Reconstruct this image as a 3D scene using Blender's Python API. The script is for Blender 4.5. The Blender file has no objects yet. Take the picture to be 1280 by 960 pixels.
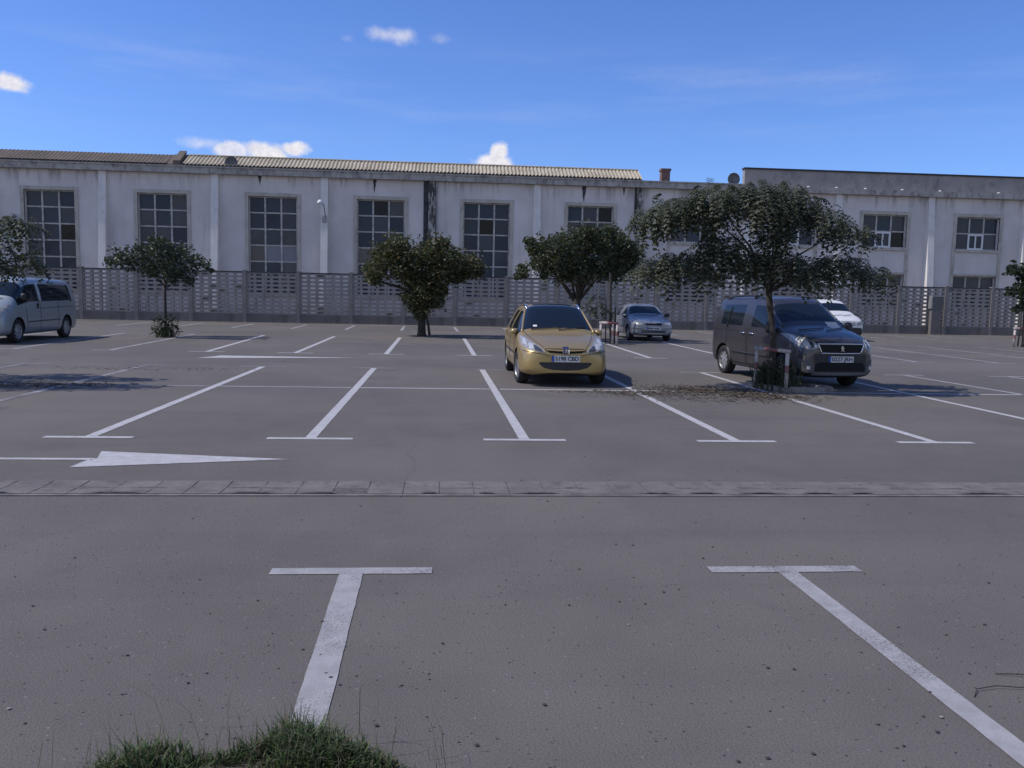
import bpy, bmesh, math, random
from mathutils import Vector, Matrix
from mathutils.bvhtree import BVHTree
R = random.Random(7)
sc = bpy.context.scene
COL = sc.collection
rad = math.radians
PI = math.pi

# ------------------------------------------------------------------ camera
EYE = 1.6
FPX = 1060.0
PITCH, YAW, ROLL = math.atan(111 / 1060), 0.0855, 0.021
fwd = Vector((math.sin(YAW) * math.cos(PITCH), math.cos(YAW) * math.cos(PITCH), -math.sin(PITCH)))
rgt0 = Vector((math.cos(YAW), -math.sin(YAW), 0))
up0 = rgt0.cross(fwd)
rgt = rgt0 * math.cos(ROLL) + up0 * math.sin(ROLL)
upv = up0 * math.cos(ROLL) - rgt0 * math.sin(ROLL)
cam = bpy.data.cameras.new('camera')
cam.sensor_width = 36
cam.lens = FPX / 1280 * 36
cam.clip_start = 0.05
cam.clip_end = 6000
co = bpy.data.objects.new('camera', cam)
COL.objects.link(co)
M = Matrix((rgt, upv, -fwd)).transposed().to_4x4()
M.translation = Vector((0, 0, EYE))
co.matrix_world = M
sc.camera = co


def ray(px, py):
    return fwd * FPX + rgt * (px - 640) + upv * (480 - py)


def at(px, py, Y):
    """survey point of the photograph at depth Y"""
    d = ray(px, py)
    return Vector((0, 0, EYE)) + d * (Y / d.y)


# ------------------------------------------------------------------ materials
def newmat(name):
    m = bpy.data.materials.new(name)
    m.use_nodes = True
    nt = m.node_tree
    return m, nt, nt.nodes['Principled BSDF']


def nd(nt, t, **kw):
    n = nt.nodes.new(t)
    for k, v in kw.items():
        if k in n.inputs:
            n.inputs[k].default_value = v
        else:
            setattr(n, k, v)
    return n


def lk(nt, a, b):
    nt.links.new(a, b)


def mixc(nt, fac, a, b, blend='MIX'):
    n = nt.nodes.new('ShaderNodeMix')
    n.data_type = 'RGBA'
    n.blend_type = blend
    for i, v in ((0, fac), (6, a), (7, b)):
        if hasattr(v, 'is_linked') or hasattr(v, 'links'):
            lk(nt, v, n.inputs[i])
        elif isinstance(v, (tuple, list)):
            n.inputs[i].default_value = tuple(v) + ((1,) if len(v) == 3 else ())
        else:
            n.inputs[i].default_value = v
    return n.outputs[2]


def ramp(nt, src, lo, hi, a=0.0, b=1.0):
    n = nd(nt, 'ShaderNodeMapRange')
    n.interpolation_type = 'SMOOTHSTEP'
    for i, v in ((1, lo), (2, hi), (3, a), (4, b)):
        n.inputs[i].default_value = v
    lk(nt, src, n.inputs[0])
    return n.outputs[0]


def objco(nt, scale=(1, 1, 1)):
    tc = nd(nt, 'ShaderNodeTexCoord')
    mp = nd(nt, 'ShaderNodeMapping')
    mp.inputs['Scale'].default_value = scale
    lk(nt, tc.outputs['Object'], mp.inputs['Vector'])
    return mp.outputs[0]


def noise(nt, co_, scale, detail=4, rough=0.55):
    n = nd(nt, 'ShaderNodeTexNoise')
    n.inputs['Scale'].default_value = scale
    n.inputs['Detail'].default_value = detail
    n.inputs['Roughness'].default_value = rough
    lk(nt, co_, n.inputs['Vector'])
    return n.outputs[0]


def bump(nt, bs, h, strength, dist=0.01):
    b = nd(nt, 'ShaderNodeBump')
    b.inputs['Strength'].default_value = strength
    b.inputs['Distance'].default_value = dist
    lk(nt, h, b.inputs['Height'])
    lk(nt, b.outputs[0], bs.inputs['Normal'])


def plain(name, col, rough=0.6, metal=0.0, var=0.0, vscale=6.0, coat=0.0, spec=None, bmp=0.0):
    m, nt, bs = newmat(name)
    bs.inputs['Roughness'].default_value = rough
    bs.inputs['Metallic'].default_value = metal
    bs.inputs['Coat Weight'].default_value = coat
    if spec is not None:
        bs.inputs['Specular IOR Level'].default_value = spec
    bs.inputs['Base Color'].default_value = tuple(col) + (1,)
    if var:
        v = objco(nt)
        n = noise(nt, v, vscale, 5)
        a = tuple(c * (1 - var) for c in col)
        b = tuple(min(1, c * (1 + var)) for c in col)
        lk(nt, mixc(nt, ramp(nt, n, 0.3, 0.7), a, b), bs.inputs['Base Color'])
        if bmp:
            bump(nt, bs, n, bmp)
    return m


def mat_asphalt():
    m, nt, bs = newmat('asphalt')
    v = objco(nt)
    big = noise(nt, v, 0.22, 5, 0.6)
    mid = noise(nt, v, 1.7, 6, 0.65)
    vs = objco(nt, (0.06, 1.0, 1.0))
    streak = noise(nt, vs, 1.4, 4, 0.6)
    fine = noise(nt, v, 95, 3, 0.7)
    c = mixc(nt, ramp(nt, big, 0.32, 0.7), (0.122, 0.113, 0.104), (0.174, 0.155, 0.139))
    c = mixc(nt, ramp(nt, mid, 0.3, 0.75, 0.0, 0.34), c, (0.185, 0.168, 0.155))
    c = mixc(nt, ramp(nt, streak, 0.5, 0.78, 0.0, 0.30), c, (0.095, 0.089, 0.090))
    c = mixc(nt, ramp(nt, fine, 0.36, 0.68, 0.0, 0.38), c, (0.055, 0.053, 0.058))
    vo = nd(nt, 'ShaderNodeTexVoronoi')
    vo.inputs['Scale'].default_value = 47
    lk(nt, v, vo.inputs['Vector'])
    sep = nd(nt, 'ShaderNodeSeparateColor')
    lk(nt, vo.outputs['Color'], sep.inputs[0])
    dot = nd(nt, 'ShaderNodeMath', operation='MULTIPLY')
    lk(nt, ramp(nt, sep.outputs[0], 0.955, 0.985), dot.inputs[0])
    lk(nt, ramp(nt, vo.outputs['Distance'], 0.2, 0.34, 1, 0), dot.inputs[1])
    c = mixc(nt, dot.outputs[0], c, (0.205, 0.195, 0.19))
    dot2 = nd(nt, 'ShaderNodeMath', operation='MULTIPLY')
    lk(nt, ramp(nt, sep.outputs[1], 0.93, 0.97), dot2.inputs[0])
    lk(nt, ramp(nt, vo.outputs['Distance'], 0.2, 0.34, 0.9, 0), dot2.inputs[1])
    c = mixc(nt, dot2.outputs[0], c, (0.03, 0.03, 0.032))
    st = noise(nt, v, 0.75, 3, 0.5)
    c = mixc(nt, ramp(nt, st, 0.66, 0.78, 0.0, 0.45), c, (0.055, 0.053, 0.058))
    oil = noise(nt, v, 0.42, 2, 0.5)
    c = mixc(nt, ramp(nt, oil, 0.62, 0.74, 0.0, 0.30), c, (0.072, 0.069, 0.070))
    dn = nd(nt, 'ShaderNodeTexNoise')
    dn.inputs['Scale'].default_value = 1.1
    dn.inputs['Detail'].default_value = 6
    lk(nt, v, dn.inputs['Vector'])
    wv = mixc(nt, 0.22, v, dn.outputs['Color'])
    ed = nd(nt, 'ShaderNodeTexVoronoi')
    ed.feature = 'DISTANCE_TO_EDGE'
    ed.inputs['Scale'].default_value = 0.33
    lk(nt, wv, ed.inputs['Vector'])
    ck = nd(nt, 'ShaderNodeMath', operation='MULTIPLY')
    lk(nt, ramp(nt, ed.outputs['Distance'], 0.0012, 0.0042, 1, 0), ck.inputs[0])
    lk(nt, ramp(nt, big, 0.47, 0.56, 0.0, 0.16), ck.inputs[1])
    c = mixc(nt, ck.outputs[0], c, (0.045, 0.043, 0.044))
    lk(nt, c, bs.inputs['Base Color'])
    bs.inputs['Roughness'].default_value = 0.86
    bs.inputs['Specular IOR Level'].default_value = 0.3
    bump(nt, bs, fine, 0.55, 0.012)
    return m


def mat_paint(name, wear, col=(0.48, 0.47, 0.485)):
    m, nt, bs = newmat(name)
    v = objco(nt)
    n1 = noise(nt, v, 120, 3, 0.75)
    n2 = noise(nt, v, 1.3, 4, 0.6)
    s = nd(nt, 'ShaderNodeMath', operation='MULTIPLY_ADD')
    lk(nt, n2, s.inputs[0])
    s.inputs[1].default_value = 0.75
    lk(nt, n1, s.inputs[2])
    f = ramp(nt, s.outputs[0], 1.02 - wear, 1.22 - wear)
    c0 = mixc(nt, ramp(nt, noise(nt, v, 9, 4), 0.3, 0.7), tuple(x * 0.8 for x in col), col)
    c = mixc(nt, f, c0, (0.115, 0.111, 0.118))
    lk(nt, c, bs.inputs['Base Color'])
    bs.inputs['Roughness'].default_value = 0.75
    bump(nt, bs, n1, 0.35, 0.008)
    return m


def mat_wall():
    m, nt, bs = newmat('painted_render')
    v = objco(nt)
    vs = objco(nt, (1.0, 1.0, 0.12))
    blotch = noise(nt, v, 0.55, 5, 0.6)
    streak = noise(nt, vs, 2.6, 5, 0.62)
    fine = noise(nt, v, 14, 4, 0.6)
    c = mixc(nt, ramp(nt, blotch, 0.3, 0.72), (0.60, 0.56, 0.545), (0.72, 0.675, 0.655))
    c = mixc(nt, ramp(nt, streak, 0.54, 0.8, 0.0, 0.42), c, (0.36, 0.34, 0.33))
    c = mixc(nt, ramp(nt, fine, 0.62, 0.75, 0.0, 0.3), c, (0.40, 0.37, 0.35))
    # rain dirt under the cornice
    tc = nd(nt, 'ShaderNodeTexCoord')
    sp = nd(nt, 'ShaderNodeSeparateXYZ')
    lk(nt, tc.outputs['Object'], sp.inputs[0])
    k = nd(nt, 'ShaderNodeMath', operation='MULTIPLY')
    lk(nt, ramp(nt, sp.outputs[2], 6.7, 7.75), k.inputs[0])
    lk(nt, ramp(nt, streak, 0.47, 0.66), k.inputs[1])
    k2 = nd(nt, 'ShaderNodeMath', operation='MULTIPLY')
    lk(nt, k.outputs[0], k2.inputs[0])
    k2.inputs[1].default_value = 0.6
    c = mixc(nt, k2.outputs[0], c, (0.25, 0.235, 0.22))
    lk(nt, c, bs.inputs['Base Color'])
    bs.inputs['Roughness'].default_value = 0.9
    bs.inputs['Specular IOR Level'].default_value = 0.2
    bump(nt, bs, fine, 0.25, 0.01)
    return m


def mat_stained(name, a, b, stain, scale=1.5, amt=0.8, thr=(0.48, 0.66), vst=0.35):
    m, nt, bs = newmat(name)
    v = objco(nt)
    vs = objco(nt, (1, 1, vst))
    n1 = noise(nt, v, scale, 5, 0.6)
    n2 = noise(nt, vs, scale * 2.6, 6, 0.7)
    f = noise(nt, v, 22, 4, 0.6)
    c = mixc(nt, ramp(nt, n1, 0.3, 0.7), a, b)
    c = mixc(nt, ramp(nt, n2, thr[0], thr[1], 0, amt), c, stain)
    c = mixc(nt, ramp(nt, f, 0.4, 0.75, 0, 0.25), c, stain)
    lk(nt, c, bs.inputs['Base Color'])
    bs.inputs['Roughness'].default_value = 0.92
    bs.inputs['Specular IOR Level'].default_value = 0.2
    bump(nt, bs, f, 0.3, 0.01)
    return m


def mat_attr(name, rough=0.55, spec=0.3, transl=0.0):
    """colour carried per leaf / per pane by the mesh itself"""
    m, nt, bs = newmat(name)
    a = nd(nt, 'ShaderNodeAttribute')
    a.attribute_name = 'Col'
    lk(nt, a.outputs['Color'], bs.inputs['Base Color'])
    bs.inputs['Roughness'].default_value = rough
    bs.inputs['Specular IOR Level'].default_value = spec
    if transl:
        tr = nd(nt, 'ShaderNodeBsdfTranslucent')
        lk(nt, mixc(nt, 0.5, a.outputs['Color'], (0.09, 0.11, 0.02)), tr.inputs[0])
        mx = nd(nt, 'ShaderNodeMixShader')
        mx.inputs[0].default_value = transl
        lk(nt, bs.outputs[0], mx.inputs[1])
        lk(nt, tr.outputs[0], mx.inputs[2])
        lk(nt, mx.outputs[0], nt.nodes['Material Output'].inputs[0])
    return m


def mat_carpaint(name, col, metal, rough=0.32, coat=0.6):
    m, nt, bs = newmat(name)
    v = objco(nt)
    n = noise(nt, v, 3.0, 5, 0.6)
    d = noise(nt, v, 420, 1, 0.5)
    c = mixc(nt, ramp(nt, n, 0.35, 0.8, 0, 0.28), col, tuple(x * 0.72 + 0.02 for x in col))
    c = mixc(nt, ramp(nt, d, 0.45, 0.8, 0, 0.25), c, tuple(min(1, x * 1.5) for x in col))
    lk(nt, c, bs.inputs['Base Color'])
    bs.inputs['Metallic'].default_value = metal
    lk(nt, ramp(nt, n, 0.3, 0.8, rough, rough + 0.14), bs.inputs['Roughness'])
    bs.inputs['Coat Weight'].default_value = coat
    bs.inputs['Coat Roughness'].default_value = 0.08
    return m


def mat_bands(name, axis, period, phase, a, b):
    """one band of colour b between two heights on a post of colour a"""
    m, nt, bs = newmat(name)
    tc = nd(nt, 'ShaderNodeTexCoord')
    sp = nd(nt, 'ShaderNodeSeparateXYZ')
    lk(nt, tc.outputs['Object'], sp.inputs[0])
    lo_ = nd(nt, 'ShaderNodeMath', operation='GREATER_THAN')
    lk(nt, sp.outputs[axis], lo_.inputs[0])
    lo_.inputs[1].default_value = period
    hi_ = nd(nt, 'ShaderNodeMath', operation='LESS_THAN')
    lk(nt, sp.outputs[axis], hi_.inputs[0])
    hi_.inputs[1].default_value = phase
    gt = nd(nt, 'ShaderNodeMath', operation='MULTIPLY')
    lk(nt, lo_.outputs[0], gt.inputs[0])
    lk(nt, hi_.outputs[0], gt.inputs[1])
    c = mixc(nt, gt.outputs[0], a, b)
    g = noise(nt, objco(nt), 16, 5, 0.7)
    c = mixc(nt, ramp(nt, g, 0.46, 0.66, 0, 0.75), c, (0.17, 0.135, 0.115))
    lk(nt, c, bs.inputs['Base Color'])
    bs.inputs['Roughness'].default_value = 0.6
    return m


MT = {
    'asphalt': mat_asphalt(),
    'paint': mat_paint('road_paint', 0.0),
    'paint_worn': mat_paint('road_paint_worn', 0.13, (0.37, 0.36, 0.37)),
    'paint_faint': mat_paint('road_paint_faint', 0.25, (0.34, 0.33, 0.35)),
    'gutter': mat_stained('gutter_concrete', (0.145, 0.132, 0.129), (0.20, 0.183, 0.17), (0.085, 0.08, 0.078), 2.2, 0.6),
    'gutter_edge': plain('gutter_edge', (0.19, 0.175, 0.162), 0.9, var=0.25, vscale=5),
    'silt': plain('silt', (0.098, 0.089, 0.083), 0.95, var=0.3, vscale=18),
    'wall': mat_wall(),
    'pilaster': mat_stained('pilaster_render', (0.72, 0.69, 0.67), (0.80, 0.765, 0.74), (0.46, 0.44, 0.42), 1.3, 0.35),
    'pilaster_dark': mat_stained('pilaster_mossy', (0.40, 0.38, 0.35), (0.5, 0.47, 0.44), (0.055, 0.055, 0.05), 2.4, 0.95, (0.42, 0.56), 0.25),
    'damp': plain('damp_stain', (0.055, 0.055, 0.06), 0.9, var=0.3, vscale=3),
    'trim': mat_stained('window_surround', (0.46, 0.43, 0.38), (0.56, 0.52, 0.46), (0.28, 0.25, 0.22), 2.0, 0.55),
    'cornice': mat_stained('cornice_concrete', (0.36, 0.34, 0.32), (0.5, 0.47, 0.44), (0.13, 0.122, 0.11), 1.6, 0.75, (0.46, 0.68), 0.5),
    'parapet': mat_stained('parapet_concrete', (0.32, 0.30, 0.29), (0.40, 0.37, 0.355), (0.17, 0.155, 0.145), 1.0, 0.65, (0.45, 0.7), 0.5),
    'capdark': plain('dark_capping', (0.05, 0.045, 0.05), 0.8, var=0.3),
    'roof': mat_stained('corrugated_sheet', (0.40, 0.355, 0.275), (0.50, 0.445, 0.35), (0.20, 0.175, 0.14), 0.6, 0.45),
    'roofbrown': mat_stained('brown_roof_sheet', (0.125, 0.105, 0.09), (0.165, 0.14, 0.12), (0.09, 0.08, 0.07), 0.8, 0.5),
    'brick': plain('chimney_brick', (0.22, 0.13, 0.11), 0.9, var=0.4, vscale=7),
    'fence': mat_stained('fence_concrete', (0.255, 0.234, 0.222), (0.32, 0.295, 0.278), (0.17, 0.155, 0.146), 1.1, 0.5),
    'fencepost': mat_stained('post_concrete', (0.21, 0.192, 0.187), (0.265, 0.246, 0.236), (0.13, 0.12, 0.115), 1.7, 0.5),
    'plinth': mat_stained('plinth_concrete', (0.15, 0.138, 0.136), (0.20, 0.185, 0.18), (0.095, 0.088, 0.084), 0.9, 0.6),
    'winframe': plain('window_bars', (0.44, 0.42, 0.40), 0.6, var=0.25, vscale=5),
    'winwhite': plain('white_sash', (0.7, 0.7, 0.7), 0.5),
    'pane': mat_attr('window_pane', 0.22, 0.28),
    'leaf': mat_attr('leaf', 0.5, 0.35, 0.28),
    'grassblade': mat_attr('grass_blade', 0.6, 0.3, 0.3),
    'dryleaf': mat_attr('dry_leaf', 0.85, 0.2),
    'stone': mat_attr('pebble', 0.85, 0.2),
    'bark': plain('bark', (0.046, 0.039, 0.036), 0.95, var=0.4, vscale=14, bmp=0.6),
    'barkgrey': plain('grey_bark', (0.105, 0.09, 0.078), 0.95, var=0.35, vscale=12, bmp=0.6),
    'stakewood': plain('stake_wood', (0.06, 0.05, 0.045), 0.9, var=0.3),
    'soil': plain('soil', (0.10, 0.085, 0.07), 1.0, var=0.35, vscale=9, bmp=0.7),
    'pitkerb': plain('pit_kerb', (0.20, 0.185, 0.17), 0.95, var=0.3, vscale=6, bmp=0.4),
    'band_z': mat_bands('red_white_post', 2, 0.33, 0.47, (0.47, 0.42, 0.395), (0.20, 0.065, 0.065)),
    'band_x': mat_bands('red_white_bar', 0, 0.22, 0.58, (0.47, 0.42, 0.395), (0.20, 0.065, 0.065)),
    'tyre': plain('tyre_rubber', (0.018, 0.018, 0.019), 0.85, var=0.3, vscale=20),
    'arch': plain('wheel_arch', (0.010, 0.010, 0.011), 0.95),
    'alloy': plain('alloy', (0.42, 0.42, 0.43), 0.35, 0.75, var=0.2, vscale=9),
    'hubcap': plain('hubcap', (0.38, 0.38, 0.39), 0.42, 0.5, var=0.2, vscale=9),
    'glass': plain('car_glass', (0.010, 0.015, 0.022), 0.05, 0.0, coat=0.0, spec=0.38),
    'lens': plain('headlight_lens', (0.30, 0.30, 0.30), 0.30, 0.0, var=0.3, vscale=14, coat=0.12),
    'lensdark': plain('headlight_dark', (0.07, 0.072, 0.075), 0.1, 0.2, coat=0.8),
    'reflector': plain('reflector', (0.66, 0.66, 0.66), 0.3, 0.35),
    'blackplastic': plain('black_plastic', (0.022, 0.022, 0.024), 0.55, var=0.2, vscale=15),
    'greyplastic': plain('grey_plastic', (0.10, 0.10, 0.105), 0.5, var=0.2, vscale=10),
    'seam': plain('seam', (0.008, 0.008, 0.008), 0.9),
    'chrome': plain('chrome', (0.72, 0.72, 0.73), 0.15, 0.95),
    'plate': plain('plate_white', (0.62, 0.63, 0.64), 0.5, var=0.08, vscale=14),
    'plateblue': plain('plate_blue', (0.03, 0.09, 0.35), 0.5),
    'ink': plain('plate_ink', (0.02, 0.02, 0.025), 0.6),
    'paper': plain('paper', (0.7, 0.7, 0.68), 0.8),
    'badge': plain('badge_blue', (0.03, 0.035, 0.10), 0.35),
    'gold': mat_carpaint('gold_paint', (0.41, 0.295, 0.118), 0.5, 0.34),
    'slate': mat_carpaint('slate_paint', (0.068, 0.062, 0.066), 0.5, 0.34),
    'silver': mat_carpaint('silver_paint', (0.27, 0.29, 0.33), 0.5, 0.36),
    'vansilver': mat_carpaint('pale_silver_paint', (0.29, 0.325, 0.34), 0.35, 0.36),
    'white': mat_carpaint('white_paint', (0.72, 0.72, 0.73), 0.0, 0.35, 0.4),
    'dish': plain('dish_grey', (0.13, 0.13, 0.14), 0.5, var=0.25, vscale=4),
    'metal': plain('grey_metal', (0.30, 0.30, 0.31), 0.45, 0.3, var=0.2),
    'twig': plain('twig', (0.025, 0.022, 0.02), 0.9),
    'black': plain('void_black', (0.004, 0.004, 0.005), 0.9),
}


# ------------------------------------------------------------------ mesh helpers
class MB:
    def __init__(s):
        s.v, s.f, s.c = [], [], []

    def add(s, vs, fs, col=None):
        n = len(s.v)
        s.v += [tuple(v) for v in vs]
        s.f += [tuple(i + n for i in f) for f in fs]
        s.c += [col] * len(fs)

    def box(s, a, b, col=None):
        x0, y0, z0 = a
        x1, y1, z1 = b
        s.add([(x0, y0, z0), (x1, y0, z0), (x1, y1, z0), (x0, y1, z0), (x0, y0, z1), (x1, y0, z1), (x1, y1, z1), (x0, y1, z1)],
              [(0, 3, 2, 1), (4, 5, 6, 7), (0, 1, 5, 4), (1, 2, 6, 5), (2, 3, 7, 6), (3, 0, 4, 7)], col)

    def quad(s, a, b, c, d, col=None):
        s.add([a, b, c, d], [(0, 1, 2, 3)], col)

    def tube(s, pts, rs, n=8, caps=True, col=None):
        pts = [Vector(p) for p in pts]
        if not isinstance(rs, (list, tuple)):
            rs = [rs] * len(pts)
        vs, fs = [], []
        ref = Vector((0.31, 0.17, 0.93)).normalized()
        for i, p in enumerate(pts):
            t = (pts[min(i + 1, len(pts) - 1)] - pts[max(i - 1, 0)]).normalized()
            r_ = ref if abs(t.dot(ref)) < 0.95 else Vector((1, 0, 0))
            u = t.cross(r_).normalized()
            w = t.cross(u)
            for k in range(n):
                a = 2 * PI * k / n
                vs.append(p + (u * math.cos(a) + w * math.sin(a)) * rs[i])
        for i in range(len(pts) - 1):
            for k in range(n):
                fs.append((i * n + k, i * n + (k + 1) % n, (i + 1) * n + (k + 1) % n, (i + 1) * n + k))
        if caps:
            fs.append(tuple(range(n - 1, -1, -1)))
            fs.append(tuple((len(pts) - 1) * n + k for k in range(n)))
        s.add(vs, fs, col)

    def lathe(s, prof, n=24, axis='x', c=(0, 0, 0), col=None):
        """prof: (along axis, radius)"""
        vs, fs = [], []
        for a_, r_ in prof:
            for k in range(n):
                t = 2 * PI * k / n
                u, w = r_ * math.cos(t), r_ * math.sin(t)
                p = {'x': (a_, u, w), 'y': (u, a_, w), 'z': (u, w, a_)}[axis]
                vs.append((p[0] + c[0], p[1] + c[1], p[2] + c[2]))
        for i in range(len(prof) - 1):
            for k in range(n):
                fs.append((i * n + k, i * n + (k + 1) % n, (i + 1) * n + (k + 1) % n, (i + 1) * n + k))
        s.add(vs, fs, col)

    def mesh(s, name, mat, smooth=False):
        me = bpy.data.meshes.new(name)
        me.from_pydata(s.v, [], s.f)
        if any(c is not None for c in s.c):
            at_ = me.color_attributes.new('Col', 'FLOAT_COLOR', 'CORNER')
            buf = []
            for f, c in zip(s.f, s.c):
                c = c or (0.1, 0.1, 0.1)
                buf += [c[0], c[1], c[2], 1.0] * len(f)
            at_.data.foreach_set('color', buf)
        me.materials.append(mat if not isinstance(mat, str) else MT[mat])
        if smooth:
            me.polygons.foreach_set('use_smooth', [True] * len(me.polygons))
        me.update()
        return me

    def build(s, name, mat, parent=None, loc=None, smooth=False):
        o = bpy.data.objects.new(name, s.mesh(name, mat, smooth))
        COL.objects.link(o)
        if parent:
            o.parent = parent
        if loc is not None:
            o.location = loc
        return o


def fix_normals(o):
    bm = bmesh.new()
    bm.from_mesh(o.data)
    bmesh.ops.recalc_face_normals(bm, faces=bm.faces)
    bm.to_mesh(o.data)
    bm.free()
    return o


def tag(o, label=None, cat=None, group=None, kind=None):
    if label:
        o['label'] = label
    if cat:
        o['category'] = cat
    if group:
        o['group'] = group
    if kind:
        o['kind'] = kind
    return o


def empty(name, loc=(0, 0, 0), rz=0.0):
    o = bpy.data.objects.new(name, None)
    o.empty_display_size = 0.3
    COL.objects.link(o)
    o.location = loc
    o.rotation_euler = (0, 0, rz)
    return o


# ------------------------------------------------------------------ world, sun
EL = rad(52)
sdir = Vector((-math.cos(EL), -0.012, math.sin(EL))).normalized()
sun = bpy.data.lights.new('sun', 'SUN')
sun.energy = 3.4
sun.angle = rad(0.53)
sun.color = (1.0, 0.93, 0.84)
so = bpy.data.objects.new('sun', sun)
COL.objects.link(so)
so.rotation_euler = (-sdir).to_track_quat('-Z', 'Y').to_euler()
so.location = sdir * 60
w = bpy.data.worlds.new('World')
sc.world = w
w.use_nodes = True
nt = w.node_tree
bg = nt.nodes['Background']
sky = nd(nt, 'ShaderNodeTexSky')
sky.sky_type = 'NISHITA'
sky.sun_disc = False
sky.sun_elevation = EL
sky.sun_rotation = math.atan2(sdir.x, sdir.y)
sky.air_density = 1.0
sky.dust_density = 0.3
sky.ozone_density = 2.5
sky.altitude = 300
bg.inputs['Strength'].default_value = 0.12
tc = nd(nt, 'ShaderNodeTexCoord')
sp = nd(nt, 'ShaderNodeSeparateXYZ')
lk(nt, tc.outputs['Generated'], sp.inputs[0])
az = nd(nt, 'ShaderNodeMath', operation='ARCTAN2')
lk(nt, sp.outputs[0], az.inputs[0])
lk(nt, sp.outputs[1], az.inputs[1])
el = nd(nt, 'ShaderNodeMath', operation='ARCSINE')
lk(nt, sp.outputs[2], el.inputs[0])
cv = nd(nt, 'ShaderNodeCombineXYZ')
lk(nt, az.outputs[0], cv.inputs[0])
lk(nt, el.outputs[0], cv.inputs[1])
n1 = noise(nt, cv.outputs[0], 36, 5, 0.55)
n2 = noise(nt, cv.outputs[0], 120, 5, 0.6)


def cloud(a0, e0, ra, re, dens, soft=0.5, ns=1.3):
    sb = nd(nt, 'ShaderNodeVectorMath', operation='SUBTRACT')
    lk(nt, cv.outputs[0], sb.inputs[0])
    sb.inputs[1].default_value = (rad(a0), rad(e0), 0)
    ml = nd(nt, 'ShaderNodeVectorMath', operation='MULTIPLY')
    lk(nt, sb.outputs[0], ml.inputs[0])
    ml.inputs[1].default_value = (1 / rad(ra), 1 / rad(re), 0)
    ln = nd(nt, 'ShaderNodeVectorMath', operation='LENGTH')
    lk(nt, ml.outputs[0], ln.inputs[0])
    a = nd(nt, 'ShaderNodeMath', operation='MULTIPLY_ADD')
    lk(nt, n1, a.inputs[0])
    a.inputs[1].default_value = ns
    a.inputs[2].default_value = 1 - ns * 0.5
    b = nd(nt, 'ShaderNodeMath', operation='SUBTRACT')
    lk(nt, a.outputs[0], b.inputs[0])
    lk(nt, ln.outputs['Value'], b.inputs[1])
    return ramp(nt, b.outputs[0], 0.0, soft, 0.0, dens)


def vmax(a, b):
    n = nd(nt, 'ShaderNodeMath', operation='MAXIMUM')
    lk(nt, a, n.inputs[0])
    lk(nt, b, n.inputs[1])
    return n.outputs[0]


m_ = cloud(-11.2, 8.6, 2.3, 0.85, 1.0, 0.55)
for c_ in ((-13.2, 8.6, 1.6, 0.6, 0.8, 0.5), (-9.6, 8.9, 1.2, 0.6, 1.0, 0.5), (3.5, 8.5, 1.6, 0.95, 1.0, 0.5), (3.7, 9.2, 0.8, 0.8, 1.0, 0.5),
           (5.2, 8.1, 1.6, 0.5, 0.8, 0.5), (-25.3, 11.2, 1.4, 0.62, 0.95, 0.6), (-3.4, 16.1, 2.3, 0.62, 0.6, 1.1, 2.2),
           (-0.3, 16.0, 0.9, 0.5, 0.25, 1.1, 1.8), (-6.2, 15.7, 0.7, 0.35, 0.14, 1.2, 1.8), (-15.0, 8.9, 1.8, 0.5, 0.5, 0.9, 1.8)):
    m_ = vmax(m_, cloud(*c_))
cs = nd(nt, 'ShaderNodeMapping')
cs.inputs['Scale'].default_value = (1.2, 9, 1)
cs.inputs['Rotation'].default_value = (0, 0, 0.05)
lk(nt, cv.outputs[0], cs.inputs['Vector'])
cir = noise(nt, cs.outputs[0], 2.6, 6, 0.6)
cband = nd(nt, 'ShaderNodeMath', operation='MULTIPLY')
lk(nt, ramp(nt, cir, 0.42, 0.75, 0, 0.12), cband.inputs[0])
lk(nt, ramp(nt, el.outputs[0], rad(8), rad(12.5)), cband.inputs[1])
cb2 = nd(nt, 'ShaderNodeMath', operation='MULTIPLY')
lk(nt, cband.outputs[0], cb2.inputs[0])
lk(nt, ramp(nt, el.outputs[0], rad(13), rad(17), 1, 0), cb2.inputs[1])
m_ = vmax(m_, cb2.outputs[0])
ccol = mixc(nt, ramp(nt, n2, 0.35, 0.65), (6.3, 6.2, 6.9), (7.6, 7.4, 7.7))
# clear deep blue beyond the buildings, unseen half brightened and whitened as added wall fill
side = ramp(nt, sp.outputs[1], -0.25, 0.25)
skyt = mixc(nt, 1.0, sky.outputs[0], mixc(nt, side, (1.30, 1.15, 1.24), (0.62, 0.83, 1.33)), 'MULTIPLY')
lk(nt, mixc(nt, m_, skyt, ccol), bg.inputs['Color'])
sc.view_settings.view_transform = 'Standard'
sc.view_settings.look = 'None'
sc.view_settings.exposure = 0.0
sc.view_settings.gamma = 1.0

# ------------------------------------------------------------------ ground and markings
g = MB()
g.quad((-2500, -2500, 0), (2500, -2500, 0), (2500, 2500, 0), (-2500, 2500, 0))
ground = tag(g.build('ground', 'asphalt'), kind='structure')

PZ = 0.004


rj = random.Random(99)


def strip(mb, a, b, wd, z=PZ):
    """painted stripe with slightly uneven edges"""
    a, b = Vector(a + (z,)), Vector(b + (z,))
    t = (b - a).normalized()
    n_ = Vector((-t.y, t.x, 0))
    k = max(2, min(70, int((b - a).length / 0.07)))
    vs = []
    for i in range(k + 1):
        p = a.lerp(b, i / k)
        vs += [p - n_ * (wd / 2 + rj.uniform(-0.0022, 0.0015)), p + n_ * (wd / 2 + rj.uniform(-0.0022, 0.0015))]
    mb.add(vs, [(2 * i, 2 * i + 2, 2 * i + 3, 2 * i + 1) for i in range(k)])


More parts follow.
